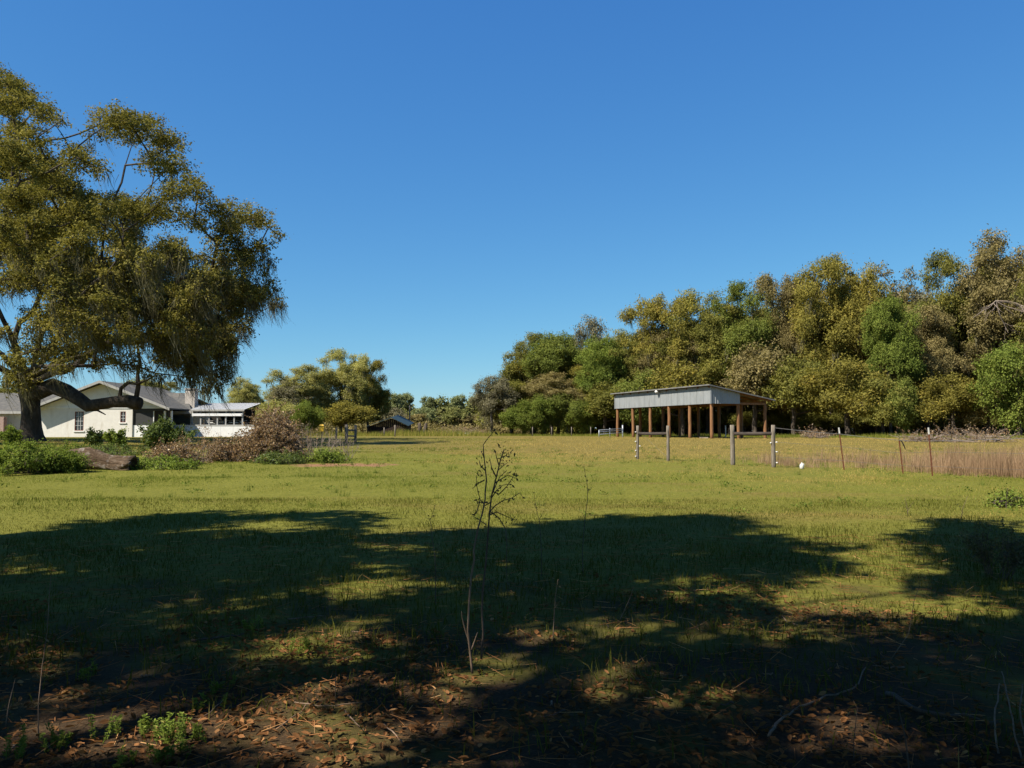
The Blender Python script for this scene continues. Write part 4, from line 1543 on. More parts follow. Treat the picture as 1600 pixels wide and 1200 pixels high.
for z, nm in ((.28, 'tube'), (.48, 'tube'), (.62, 'tube')):
    MB().sweep([gp(0, z), gp(1, z + .14)], .026, 7).build(nm, M['tube_steel'], gr, True)
for t, z0, z1 in ((0, .05, .64), (.45, .10, .78)):
    MB().sweep([gp(t, z0 - .1), gp(t, z1)], .03, 7).build('upright', M['tube_steel'], gr, True)
MB().sweep([gp(1.0, -.2), gp(1.0, 1.05)], .055, 8).build('gate_post', M['tube_steel'], gr, True)
g = gz(P(1134, 684, 66).x, 66)
o = MB().sweep([(0, 0, -.1), (0, 0, .7), (0, 0, 1.0)], [.045, .045, .045], 10).build('marker_post', M['white_paint'], None, True, None)
o.location = g
tag(o, 'slim white plastic post inside the pole barn', 'post')
g = gz(P(1100, 684, 63.5).x, 63.5)
o = MB().hexa([(-.35, -.1, 0), (.3, -.14, 0), (.34, .12, 0), (-.33, .1, 0), (-.34, -.09, .09), (.29, -.12, .07), (.33, .11, .08), (-.32, .09, .1)]).build('timber_block', M['dead_wood'], None)
o.location = g
tag(o, 'short pale timber offcut on the ground under the pole barn', 'timber')
for i_, px in enumerate((832, 862, 893, 923)):
    g = gz(P(px, 681, 86).x, 86)
    h = P(px, 667, 86).z - g.z
    o = MB().sweep([(0, 0, -.2), (.01, 0, h * .5), (0, 0, h)], [.05, .045, .045], 7).build('wire_fence_post', M['post_wood'], None, True)
    o.location = g
    tag(o, 'thin pale fence post before the row of bushy young trees', 'post', 'thin posts before the young trees')
# posts by the left field gate
for px, top, d, w, lab in ((541, 663, 50, .19, 'thick grey gate post behind the bare twiggy bush, left of a pair'), (555, 664, 52, .17, 'thick grey gate post behind the bare twiggy bush, right of a pair'),
                           (617, 664, 80, .14, 'pale fence post standing before the dark shed'), (600, 668, 84, .12, 'short leaning fence post at the dark shed wall'), (525, 668, 58, .12, 'thin fence post left of the thick grey gate posts')):
    g = gz(P(px, 680, d).x, d)
    h = P(px, top, d).z - g.z
    o = MB().sweep([(0, 0, -.2), (.02, 0, h * .5), (.01, 0, h)], [w / 2 * 1.05, w / 2, w / 2 * .95], 9).build('field_post', M['post_wood'], None, True)
    o.location = g
    tag(o, lab, 'post')
for py, lab in ((672, 'upper rail between the thick grey gate posts'), (681, 'lower rail between the thick grey gate posts')):
    o = MB().sweep([P(541, py, 50), P(555, py + .5, 52)], .05, 7).build('gate_rail', M['post_wood'], None, True)
    tag(o, lab, 'rail')
g = P(503, 668, 54)
r_ = thing('feeder_post', 'thin post topped with a bright yellow box beside the bare bush', 'post', gz(g.x, 54))
zz = g.z - r_.location.z
MB().sweep([(0, 0, -.1), (0, 0, zz - .2)], .03, 7).build('pole', M['post_wood'], r_)
m = MB().box((-.14, -.12, zz - .25), (.14, .12, zz + .12))
m.hexa([(-.17, -.15, zz + .12), (.17, -.15, zz + .12), (.17, .15, zz + .12), (-.17, .15, zz + .12), (-.1, -.1, zz + .2), (.1, -.1, zz + .2), (.1, .1, zz + .2), (-.1, .1, zz + .2)])
m.build('yellow_box', M['yellow'], r_)
# tall slender utility pole and stump beyond the field
g = gz(P(640, 678, 104).x, 104)
o = MB().sweep([(0, 0, -.3), (0, 0, P(640, 633, 104).z - g.z)], [.11, .08], 8).build('utility_pole', M['grey_bark'], None, True)
o.location = g
tag(o, 'slim grey pole standing right of the dark shed', 'pole')
g = gz(P(660, 678, 100).x, 100)
m = MB()
m.sweep([(-.35, 0, -.2), (-.3, 0, .8), (-.38, 0, 1.5)], [.3, .25, .2], 9)
m.sweep([(.3, 0, -.2), (.35, 0, .7), (.45, .05, 1.45)], [.32, .27, .16], 9)
o = m.build('dead_stump', M['bark'], None, True)
o.location = g
tag(o, 'broken dark double tree stump at the far field edge', 'stump')
for px in (718, 729):
    g = gz(P(px, 680, 92).x, 92)
    o = MB().sweep([(-.35, 0, .12), (-.2, 0, .17), (.2, .02, .17), (.36, 0, .12)], [.06, .14, .15, .05], 9).build('feed_sack', M['white_paint'], None, True)
    o.location = g
    tag(o, 'white sack lying before the far heap of pale branches', 'sack', 'white sacks at the far field edge')


# ------------------------------------------------------------------ dark shed beyond the field
def dark_shed():
    d = 96.0
    g = gz(P(608, 680, d).x, d)
    root = thing('field_shed', 'small weathered shed with teal metal roof beyond the field, boards coloured dark for tree shade', 'shed', g)
    k = d / F
    xl, xr = (576 - 608) * k, (634 - 608) * k
    pk = ((612 - 608) * k, P(0, 653, d).z - g.z)
    ez = P(0, 664, d).z - g.z
    el = P(0, 666, d).z - g.z
    nb = 18
    for i_ in range(nb):
        u0, u1 = xl + (xr - xl) * i_ / nb, xl + (xr - xl) * (i_ + 1) / nb - .02
        zt = [np.interp(u, [xl, pk[0], xr], [el, pk[1] - .05, ez]) for u in (u0, u1)]
        m = MB().hexa([(u0, 0, -.1), (u1, 0, -.1), (u1, .03, -.1), (u0, .03, -.1), (u0, 0, zt[0]), (u1, 0, zt[1]), (u1, .03, zt[1]), (u0, .03, zt[0])])
        m.build('board', M['shaded_barn'], root)
    MB().box((xl, .05, -.1), (xr, .1, el - .1)).box((xl, .1, -.1), (xl + .1, 5, el)).box((xr - .1, .1, -.1), (xr, 5, ez)).build('inner_wall', M['shaded_barn'], root)
    for (a, za), (b_, zb) in (((xl - .3, el - .08), pk), (pk, (xr + .35, ez - .15))):
        q = [(a, -.4, za), (b_, -.4, zb), (b_, 5.2, zb + .4), (a, 5.2, za + .4)]
        MB().hexa(q + [(x, y, z + .06) for x, y, z in q]).build('roof', M['teal_roof'], root)


dark_shed()


# ------------------------------------------------------------------ dead brush, log, shrubs, heaps
def curvy(rs, start, direction, L, n=6, wob=.25, droop=0.0):
    pts = [np.array(start, float)]
    d = np.array(direction, float)
    for _ in range(n):
        d = d + rs.normal(size=3) * wob
        d[2] -= droop
        d /= np.linalg.norm(d)
        pts.append(pts[-1] + d * L / n)
    return np.array(pts)


def twig_mass(mb, rs, n, place, L, r, wob=.3, droop=0.0, leafmb=None, nleaf=0, leaf=.04, side=4):
    a, b_, ra, rb = [], [], [], []
    lp = []
    for _ in range(n):
        s0, d = place()
        pts = curvy(rs, s0, d, L * rs.uniform(.5, 1.2), 6, wob, droop)
        rad = r * rs.uniform(.5, 1.4) * np.linspace(1, .35, 7)
        a += list(pts[:-1])
        b_ += list(pts[1:])
        ra += list(rad[:-1])
        rb += list(rad[1:])
        if nleaf:
            k_ = rs.integers(1, 7, nleaf)
            lp += list(pts[k_] + rs.normal(size=(nleaf, 3)) * .05)
    mb.tubes(np.array(a), np.array(b_), np.array(ra), np.array(rb), side)
    if nleaf and leafmb is not None:
        lp = np.array(lp)
        leafmb.cards(lp, leaf * rs.uniform(.6, 1.3, len(lp)), rs.normal(size=(len(lp), 3)), rs, np.clip(rs.normal(.5, .25, len(lp)), 0, 1), .5, False, .3)


def brush_pile(px, top, basepy, w_px, label, seed, n, leaves, depth=None, name='brush_pile', cat='brush pile', wood='dead_wood', leaf='dead_leaf', L=.9, flat=1.0, dy=.8):
    rs = np.random.default_rng(seed)
    g = G(px, basepy)
    h = P(px, top, g.y).z - g.z
    w = w_px * g.y / F / 2
    g = gz(g.x, g.y + w * dy * .6)
    root = thing(name, label, cat, g)

    def place():
        d = nrm(rs.normal(size=3))
        d[2] = abs(d[2])
        q = rs.random() ** .4
        p = np.array([d[0] * w * q, d[1] * w * dy * q, d[2] * h * q * .92 + .02])
        return p - nrm(np.array([d[0], d[1], d[2] * .3])) * .2, nrm(rs.normal(size=3) + np.array([0, 0, .15]) + d * .6)
    wd, lf = MB(), MB()
    twig_mass(wd, rs, n, place, L, .009, .32, .08, lf, leaves, .045)
    wd.build('twigs', M[wood], root)
    if leaves:
        lf.build('dead_leaves', M[leaf], root)
    return root


brush_pile(418, 640, 722, 104, 'big heap of dead brown brush at the field edge', 31, 1300, 16)
brush_pile(345, 692, 722, 76, 'lower dead brush spilling left of the big brown brush heap', 32, 380, 10, L=.6)
brush_pile(262, 700, 728, 95, 'low tangle of dry brown vines right of the old log', 33, 420, 10, L=.7)


def stem_bush(px, top, basepy, w_px, label, seed, n=34, leaf=0, leafmat='shrub_leaf', lsize=.05, wood='dead_wood', r=.010, name='bare_bush', cat='bush', depth=None, per_leaf=10):
    rs = np.random.default_rng(seed)
    g = G(px, basepy) if depth is None else gz(P(px, basepy, depth).x, depth)
    h = P(px, top, g.y).z - g.z
    w = w_px * g.y / F / 2
    root = thing(name, label, cat, g)
    a, b_, ra, rb, lp = [], [], [], [], []

    def br(s0, d, L, r0, lev):
        pts = curvy(rs, s0, d, L, 6, .16, -.02)
        rad = r0 * np.linspace(1, .4, 7)
        for q in range(6):
            a.append(pts[q])
            b_.append(pts[q + 1])
            ra.append(rad[q])
            rb.append(rad[q + 1])
        if lev < 2:
            for _ in range(3):
                k_ = rs.integers(2, 6)
                dd = nrm(pts[k_] - pts[k_ - 1])
                br(pts[k_], nrm(dd + rs.normal(size=3) * .45), L * .45, rad[k_] * .7, lev + 1)
        if leaf and lev >= 1:
            lp.extend(pts[rs.integers(1, 7, per_leaf)] + rs.normal(size=(per_leaf, 3)) * lsize * .9)
    for _ in range(n):
        an = rs.uniform(0, 6.28)
        q = rs.random() ** .5
        br(np.array([math.cos(an) * w * q * .35, math.sin(an) * w * q * .35, -.02]), nrm(np.array([math.cos(an) * w * q, math.sin(an) * w * q, h * 1.1])), h * rs.uniform(.6, 1.0) * .95, r * rs.uniform(.7, 1.3), 0)
    wd = MB()
    wd.tubes(np.array(a), np.array(b_), np.array(ra), np.array(rb), 4)
    wd.build('stems', M[wood], root)
    if leaf:
        lp = np.array(lp)
        lf = MB()
        lf.cards(lp, lsize * rs.uniform(.6, 1.3, len(lp)), rs.normal(size=(len(lp), 3)) * .7 + np.array([0, 0, .6]), rs, np.clip(rs.normal(.5, .2, len(lp)), 0, 1), .48, False, .15)
        lf.build('leaves', M[leafmat], root)
    return root


stem_bush(498, 660, 722, 95, 'bare bush of thin tan twigs right of the brown brush heap', 41, 26)
stem_bush(540, 672, 718, 46, 'small bare bush of tan twigs at the right end of the brush', 42, 12)
stem_bush(250, 656, 717, 50, 'dark leafy evergreen shrub in front of the screened porch', 43, 26, 1, 'shrub_leaf', .058, 'bark', .009, 'evergreen_shrub', 'shrub', None, 24)
stem_bush(147, 672, 700, 20, 'small leafy sapling shrub under the larger house window', 44, 7, 1, 'shrub_leaf', .08, 'bark', .009, 'evergreen_shrub', 'shrub', None, 14)
stem_bush(180, 668, 702, 24, 'small leafy sapling shrub under the smaller house window', 45, 8, 1, 'weed_leaf', .08, 'bark', .009, 'evergreen_shrub', 'shrub', None, 12)
stem_bush(22, 668, 702, 26, 'small green shrub left of the live oak trunk', 46, 9, 1, 'weed_leaf', .08, 'bark', .009, 'evergreen_shrub', 'shrub', None, 14)
stem_bush(318, 668, 724, 46, 'dry brown weed stalks between the evergreen shrub and brush heap', 47, 20, 1, 'dead_leaf', .03, 'dead_wood', .006, 'dry_weeds', 'weeds', None, 4)


def leafy_mound(px, top, basepy, w_px, label, seed, mat='weed_leaf', density=80, leaf=.032):
    rs = np.random.default_rng(seed)
    g = G(px, basepy)
    h = max(.2, P(px, top, g.y).z - g.z)
    w = w_px * g.y / F / 2
    g = gz(g.x, g.y + w * .5)
    root = thing('leafy_shrub', label, 'shrub', g)
    cl = []
    for _ in range(26):
        an = rs.uniform(0, 6.28)
        q = rs.random() ** .5
        hh = h * math.sqrt(max(.05, 1 - q * q)) * rs.uniform(.35, .9)
        cl.append((math.cos(an) * w * q, math.sin(an) * w * q * .8, hh, rs.uniform(.18, .34)))
    tw, fo = MB(), MB()
    cl = np.array(cl)
    tw.tubes(cl[:, :3] * np.array([.25, .25, 0]), cl[:, :3], .012, .006, 4)
    foliage(fo, cl, rs, density * 6, leaf, .8, 12, .07, False, twigs=tw)
    tw.build('stems', M['bark'], root)
    fo.build('leaves', M[mat], root)


leafy_mound(28, 692, 744, 120, 'green leafy mound left of the old log', 51)
leafy_mound(85, 705, 742, 70, 'green leafy weeds touching the left end of the old log', 52)
leafy_mound(-60, 685, 740, 150, 'green leafy mound beside the leafy mound left of the log', 53)
leafy_mound(150, 697, 712, 150, 'low green weeds behind the old log', 54, 'shrub_leaf', 40)
leafy_mound(60, 690, 706, 130, 'low green weeds at the foot of the live oak', 55, 'weed_leaf', 30)
leafy_mound(250, 722, 736, 110, 'fresh green weeds along the edge right of the old log', 56, 'weed_leaf', 40, .035)
leafy_mound(430, 712, 726, 70, 'dark weeds beneath the big brown brush heap', 57, 'shrub_leaf', 40)
leafy_mound(505, 708, 724, 70, 'fresh green weeds at the foot of the bare tan bush', 58, 'weed_leaf', 30, .035)
leafy_mound(1584, 778, 796, 44, 'bright broad weeds on the lawn right of the shaded grass', 59, 'weed_leaf', 12, .02)


def old_log():
    rs = np.random.default_rng(60)
    a, b_ = G(108, 735), G(196, 738)
    root = thing('fallen_log', 'weathered hollow log lying at the edge of the lawn', 'log', a.lerp(b_, .5))
    c = root.location
    L = (b_ - a).length
    n, ns = 12, 20
    V = []
    for i_ in range(n + 1):
        t = i_ / n
        r = .27 * (1 + .10 * math.sin(t * 7) - .22 * (1 - t) ** 3) * (1 if t > .04 else .8)
        for k_ in range(ns):
            an = k_ * 2 * math.pi / ns
            rr = r * (1 + .10 * math.sin(3 * an + t * 4) + .08 * math.sin(7 * an + 2 * t) + rs.normal() * .045) * (1.0 + .25 * max(0, math.sin(an)) * math.exp(-((t - .42) / .16) ** 2))
            V.append((-L / 2 + L * t + .03 * math.sin(an * 2) + .02 * rs.normal(), rr * math.cos(an), .22 + .05 * math.sin(t * 5) + rr * math.sin(an)))
    Q = [(i_ * ns + k_, i_ * ns + (k_ + 1) % ns, (i_ + 1) * ns + (k_ + 1) % ns, (i_ + 1) * ns + k_) for i_ in range(n) for k_ in range(ns)]
    ce = len(V)
    V.append((-L / 2 - .05, 0, .22))
    T = [(ce, (k_ + 1) % ns, k_) for k_ in range(ns)]
    # hollow right end
    base = len(V)
    for dep, f in ((0.0, .80), (-.35, .62)):
        for k_ in range(ns):
            v = V[n * ns + k_]
            V.append((v[0] + dep, v[1] * f, .22 + (v[2] - .22) * f))
    for k_ in range(ns):
        Q.append((n * ns + k_, n * ns + (k_ + 1) % ns, base + (k_ + 1) % ns, base + k_))
        Q.append((base + k_, base + (k_ + 1) % ns, base + ns + (k_ + 1) % ns, base + ns + k_))
    ce = len(V)
    V.append((L / 2 - .36, 0, .22))
    T += [(ce, base + ns + k_, base + ns + (k_ + 1) % ns) for k_ in range(ns)]
    MB().add(V, Q, T).build('trunk', M['log'], root, True)
    MB().sweep([(L / 2 - .3, -.2, .16), (L / 2 - .1, -.27, .22), (L / 2 + .06, -.31, .30)], [.09, .075, .06], 9).build('branch_stub', M['log'], root, True)
    root.rotation_euler = (0, R(4), R(-6))


M['log'] = surf_mat('log', [(.3, (.05, .030, .017)), (.5, (.13, .085, .050)), (.72, (.22, .165, .115))], 7, (.5, 2, 2), .95, 1.0, .08, 6, 0, .2, (4.0, (.50, .45, .39), .56))
old_log()


def branch_heap(px0, px1, top, basepy, label, seed, n=60, depth=None, thin=240, mat='dead_wood'):
    rs = np.random.default_rng(seed)
    pm = (px0 + px1) / 2
    g = G(pm, basepy) if depth is None else gz(P(pm, basepy, depth).x, depth)
    h = P(pm, top, g.y).z - g.z
    w = (px1 - px0) * g.y / F / 2
    root = thing('branch_heap', label, 'branch pile', g)

    def place_big():
        x = rs.uniform(-.75, .75) * w
        return np.array([x, rs.uniform(-.8, .8), .05 + rs.random() * h * .25]), nrm(np.array([rs.choice([-1, 1]) * 1.0, rs.normal() * .4, rs.normal() * .16]))

    def place_thin():
        x = rs.uniform(-.9, .9) * w
        return np.array([x, rs.uniform(-1, 1), .05 + rs.random() * h * .45 * (1 - abs(x / w) ** 2)]), nrm(np.array([rs.normal(), rs.normal() * .5, abs(rs.normal()) * .5]))
    m = MB()
    twig_mass(m, rs, n // 4, place_big, w * .6, .045, .12, .02, side=7)
    twig_mass(m, rs, n, place_big, w * .4, .022, .2, .0, side=5)
    m.build('cut_limbs', M[mat], root)
    m, lf = MB(), MB()
    twig_mass(m, rs, thin, place_thin, .9, .011, .25, 0, lf, 5, .06, side=3)
    m.build('twigs', M[mat], root)
    lf.build('dead_leaves', M['dead_leaf'], root)


branch_heap(1405, 1592, 664, 691, 'long heap of cut bare branches in front of the wood', 71, 70)
branch_heap(678, 768, 660, 681, 'distant heap of pale dead branches at the far field edge', 72, 70, 98, 300)
branch_heap(1255, 1290, 672, 683, 'small brown heap of twigs at the wood edge', 73, 20, 64, 120)

# storm-broken bare branch hanging in the wood
rs_ = np.random.default_rng(77)
g = P(1556, 470, 72)
root = thing('broken_branch', 'pale bare storm-broken branch hanging in the wood', 'branch', g)
a, b_, ra, rb = [], [], [], []


def hang(s0, d, L, r, lev):
    pts = curvy(rs_, s0, d, L, 6, .14, .02)
    rad = r * np.linspace(1, .35, 7)
    for q in range(6):
        a.append(pts[q])
        b_.append(pts[q + 1])
        ra.append(rad[q])
        rb.append(rad[q + 1])
    if lev < 3:
        for _ in range(4):
            k_ = rs_.integers(1, 6)
            hang(pts[k_], nrm(nrm(pts[k_] - pts[k_ - 1]) + rs_.normal(size=3) * np.array([.5, .4, .4])), L * .55, rad[k_] * .65, lev + 1)


for d_ in ((-.6, -.3, -.7), (.1, -.3, -.9), (.9, -.2, -.25), (.8, -.1, .1), (.6, -.2, -.5)):
    hang(np.zeros(3), nrm(np.array(d_)), 3.0, .05, 1)
MB().tubes(np.array(a), np.array(b_), np.array(ra), np.array(rb), 5).build('limbs', M['dead_wood'], root)


# ------------------------------------------------------------------ grass
def blades(mb, x, y, h, w, tint, rs, lean=.35, segs=1):
    n = len(x)
    z = zg(x, y) - .01
    an = rs.uniform(0, 2 * math.pi, n)
    sx_, sy_ = np.cos(an) * w / 2, np.sin(an) * w / 2
    la = rs.uniform(0, 2 * math.pi, n)
    lm = rs.normal(0, lean, n) * h
    lx, ly = np.cos(la) * lm, np.sin(la) * lm
    p0 = np.stack([x - sx_, y - sy_, z], 1)
    p1 = np.stack([x + sx_, y + sy_, z], 1)
    if segs == 1:
        p2 = np.stack([x + lx, y + ly, z + h], 1)
        mb.add(np.stack([p0, p1, p2], 1).reshape(-1, 3), None, np.arange(3 * n).reshape(-1, 3), np.repeat(tint, 3))
    else:
        m0 = np.stack([x - sx_ * .8 + lx * .35, y - sy_ * .8 + ly * .35, z + h * .6], 1)
        m1 = np.stack([x + sx_ * .8 + lx * .35, y + sy_ * .8 + ly * .35, z + h * .6], 1)
        p2 = np.stack([x + lx * 1.2, y + ly * 1.2, z + h], 1)
        V = np.stack([p0, p1, m1, m0, p2], 1).reshape(-1, 3)
        k_ = np.arange(n) * 5
        mb.add(V, np.stack([k_, k_ + 1, k_ + 2, k_ + 3], 1), np.stack([k_ + 3, k_ + 2, k_ + 4], 1), np.repeat(tint, 5))


def scatter(rs, n, y0, y1, side=.70, pad=1.0, power=1.0):
    """points spread evenly over the wedge of field in view, with a margin"""
    u = rs.random(n)
    y = np.sqrt(y0 ** 2 + (y1 ** 2 - y0 ** 2) * u ** power)
    x = rs.uniform(-1, 1, n) * (side * y + pad)
    return x, y


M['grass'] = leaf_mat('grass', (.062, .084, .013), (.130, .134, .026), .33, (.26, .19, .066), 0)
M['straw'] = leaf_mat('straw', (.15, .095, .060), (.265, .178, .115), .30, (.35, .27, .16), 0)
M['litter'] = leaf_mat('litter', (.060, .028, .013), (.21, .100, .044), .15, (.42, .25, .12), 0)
M['darkened_wood_grass'] = leaf_mat('darkened_wood_grass', (.026, .031, .006), (.074, .074, .014), .28, (.160, .115, .045), 0)  # woodland grass, darker by nature, colour lowered again to deepen the shade


def lawn():
    rs = np.random.default_rng(90)
    mb = MB()
    # lawn in the sun
    for (n, y0, y1, hh, w) in ((160000, 13, 22, .045, .0085), (150000, 20, 38, .06, .013), (110000, 36, 66, .07, .026)):
        x, y = scatter(rs, n, y0, y1)
        dens = .35 + .65 * vnoise(x, y, 1.7, 11) * 1.3
        keep = rs.random(n) < dens
        x, y = x[keep], y[keep]
        big = vnoise(x / 2.6, y, 2.6, 12) * .55 + vnoise(x, y, .7, 13) * .25 + np.clip((y - 26) / 22, 0, .42) * np.clip((x + 6) / 8, .35, 1) + np.clip(x / 60, -.15, .10) + .35 * np.clip(vnoise(x / 1.8, y, 5.5, 15) - .55, 0, 1)
        tint = np.clip((big - .5) * 1.75 + .60 + rs.normal(0, .18, len(x)), 0, 1)
        h = hh * rs.uniform(.35, 1.4, len(x)) * (.35 + .9 * vnoise(x, y, 1.3, 14))
        blades(mb, x, y, h, w * rs.uniform(.6, 1.3, len(x)), tint, rs, .45)
    o = mb.build('lawn_grass', M['grass'], None)
    tag(o, 'short sunlit grass covering the field', 'grass', None, 'stuff')
    # longer, thinner grass at the wood edge, coloured darker to deepen the shade
    mb = MB()
    n = 104000
    x, y = scatter(rs, n, 2.2, 16)
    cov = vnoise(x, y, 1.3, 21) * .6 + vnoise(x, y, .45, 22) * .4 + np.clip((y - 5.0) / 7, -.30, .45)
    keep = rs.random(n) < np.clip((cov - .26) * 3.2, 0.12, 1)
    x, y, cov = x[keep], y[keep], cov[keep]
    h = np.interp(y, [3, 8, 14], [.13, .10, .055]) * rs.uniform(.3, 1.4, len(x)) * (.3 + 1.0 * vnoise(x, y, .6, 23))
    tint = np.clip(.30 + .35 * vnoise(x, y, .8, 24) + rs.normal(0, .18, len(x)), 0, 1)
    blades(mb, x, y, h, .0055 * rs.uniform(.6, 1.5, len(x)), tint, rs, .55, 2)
    o = mb.build('rough_grass', M['darkened_wood_grass'], None)
    tag(o, 'longer, naturally darker rough grass, darkened further for the tree shade', 'grass', None, 'stuff')


lawn()


def lawn_weeds():
    """low broad-leaved weeds and darker tufts dotted over the lawn"""
    rs = np.random.default_rng(93)
    n = 420
    x, y = scatter(rs, n, 13, 44)
    keep = vnoise(x, y, 4, 51) > .42
    x, y = x[keep], y[keep]
    per = 26
    ti = np.repeat(np.arange(len(x)), per)
    sp = rs.uniform(.05, .16, len(x))[ti]
    px_ = x[ti] + rs.normal(size=len(ti)) * sp
    py_ = y[ti] + rs.normal(size=len(ti)) * sp
    c = np.stack([px_, py_, zg(px_, py_) + rs.uniform(.01, .09, len(ti))], 1)
    mb = MB()
    mb.cards(c, .026 * rs.uniform(.6, 1.4, len(ti)), rs.normal(size=(len(ti), 3)) * .6 + np.array([0, 0, .7]), rs, np.clip(rs.normal(.4, .2, len(ti)), 0, 1), .5, False, .1)
    n = 260
    x, y = scatter(rs, n, 13, 40)
    ti = np.repeat(np.arange(n), 30)
    bx, by = x[ti] + rs.normal(size=len(ti)) * .06, y[ti] + rs.normal(size=len(ti)) * .06
    blades(mb, bx, by, rs.uniform(.06, .2, len(ti)), .008, np.clip(rs.normal(.35, .2, len(ti)), 0, 1), rs, .4)
    tag(mb.build('lawn_weeds', M['weed_leaf'], None), 'low dark weeds and tufts dotted over the sunlit lawn', 'weeds', None, 'stuff')


lawn_weeds()


def red_grass():
    rs = np.random.default_rng(91)
    mb = MB()
    n = 46000
    px = rs.uniform(1120, 1900, n)
    t = rs.random(n)
    yb = np.interp(px, [1120, 1210, 1320, 1460, 1600, 1900], [28.0, 27.0, 25.2, 22.8, 20.8, 17.5])
    y = yb + .2 + t * np.interp(px, [1120, 1300, 1600], [3, 4, 5.5])
    x = (px - 800) / F * y
    den = vnoise(x, y, 1.0, 31) * .6 + vnoise(x, y, .35, 32) * .5 + np.interp(px, [1120, 1250, 1350, 1420, 1500, 1900], [-.18, .05, .0, .04, .2, .26])
    keep = rs.random(n) < np.clip((den - .46) * 1.7, 0, 1)
    x, y, px, den = x[keep], y[keep], px[keep], den[keep]
    h = rs.uniform(.3, 1.0, len(x)) * np.interp(px, [1120, 1300, 1500, 1600], [.38, .55, .75, .85]) * (.5 + den * .7)
    tint = np.clip(.4 + .4 * (vnoise(x, y, .8, 33) - .4) + rs.normal(0, .16, len(x)), 0, 1)
    blades(mb, x, y, h * (.45 + .9 * vnoise(x, y, .5, 38)), .007 * rs.uniform(.6, 1.4, len(x)), tint, rs, .24, 2)
    o = mb.build('dry_grass', M['straw'], None)
    tag(o, 'tall dry reddish-brown grass along the wire fence', 'grass', None, 'stuff')
    # weedy fringe round the barn, wood edge and brush
    mb = MB()
    n = 26000
    px = rs.uniform(700, 1760, n)
    y = np.interp(px, [700, 960, 1250, 1600, 1760], [95, 84, 70, 63, 60]) + rs.normal(0, 1.2, n)
    x = (px - 800) / F * y
    h = rs.uniform(.1, .45, n) * (.3 + vnoise(x, y, 2, 35))
    blades(mb, x, y, h, .03, np.clip(rs.normal(.5, .2, n), 0, 1), rs, .3)
    n = 12000
    px = rs.uniform(440, 780, n)
    y = 88 + rs.normal(0, 2.5, n)
    x = (px - 800) / F * y
    blades(mb, x, y, rs.uniform(.2, .9, n) * (.3 + vnoise(x, y, 2, 36)), .03, np.clip(rs.normal(.7, .2, n), 0, 1), rs, .3)
    o = mb.build('edge_weeds', M['grass'], None)
    tag(o, 'ragged weeds along the foot of the distant trees', 'weeds', None, 'stuff')


red_grass()


def litter():
    rs = np.random.default_rng(92)
    n = 56000
    x, y = scatter(rs, n, 2.2, 12.5, .70, 1.0, 1.3)
    cov = vnoise(x, y, 1.1, 41) * .6 + vnoise(x, y, .4, 42) * .4 + np.clip((5.5 - y) / 8, -.6, .3)
    keep = rs.random(n) < np.clip((cov - .36) * 3, 0, 1)
    x, y = x[keep], y[keep]
    n = len(x)
    s_ = rs.uniform(.010, .030, n)
    z = zg(x, y) + rs.uniform(.004, .03, n)
    an = rs.uniform(0, 6.28, n)
    t = nrm(np.stack([np.cos(an), np.sin(an), rs.normal(0, .3, n)], 1))
    nn = rs.normal(size=(n, 3)) * .45 + np.array([0, 0, 1])
    bvec = nrm(np.cross(nn, t))
    nn = np.cross(t, bvec)
    c = np.stack([x, y, z], 1)
    S_ = s_[:, None]
    curl = rs.uniform(.05, .5, n)[:, None] * S_
    wd = rs.uniform(.35, .5, n)[:, None]
    V = np.stack([c - t * S_, c - t * S_ * .3 - bvec * S_ * wd + nn * curl, c + t * S_ * .4 - bvec * S_ * wd * .9 + nn * curl, c + t * S_ + nn * curl * .6,
                  c + t * S_ * .4 + bvec * S_ * wd * .9 + nn * curl, c - t * S_ * .3 + bvec * S_ * wd + nn * curl, c], 1).reshape(-1, 3)
    f = np.array([(0, 1, 6), (1, 2, 6), (2, 3, 6), (3, 4, 6), (4, 5, 6), (5, 0, 6)])
    T = (f[None] + (np.arange(n) * 7)[:, None, None]).reshape(-1, 3)
    tint = np.clip(rs.normal(.42, .20, n), 0, 1)
    o = MB().add(V, None, T, np.repeat(tint, 7)).build('leaf_litter', M['litter'], None)
    tag(o, 'fallen brown oak leaves strewn over the shaded ground', 'leaves', None, 'stuff')
    # straw-thin dead stems lying among the leaves
    n = 5500
    x, y = scatter(rs, n, 2.2, 11, .70, 1.0, 1.3)
    an = rs.uniform(0, 6.28, n)
    L = rs.uniform(.05, .22, n)
    a_ = np.stack([x, y, zg(x, y) + rs.uniform(.01, .04, n)], 1)
    e = a_ + np.stack([np.cos(an) * L, np.sin(an) * L, rs.normal(0, .12, n) * L], 1)
    o = MB().tubes(a_, e, .0022, .0012, 3, np.clip(rs.normal(.6, .2, n), 0, 1)).build('dead_stems', M['litter'], None)
    tag(o, 'thin dead grass stems lying among the fallen leaves', 'stems', None, 'stuff')


litter()


# ------------------------------------------------------------------ foreground saplings, stems and sticks
M['sapling'] = surf_mat('sapling', [(.3, (.06, .042, .030)), (.6, (.13, .09, .065)), (.8, (.24, .18, .14))], 30, (1, 1, .3), .85, .3, .004)
M['tan_stem'] = surf_mat('tan_stem', [(.3, (.13, .085, .055)), (.6, (.25, .17, .115)), (.8, (.34, .25, .18))], 30, (1, 1, .3), .85, .3, .004)
M['sap_leaf'] = leaf_mat('sap_leaf', (.030, .030, .014), (.075, .070, .026), .35, (.13, .09, .04), .03)


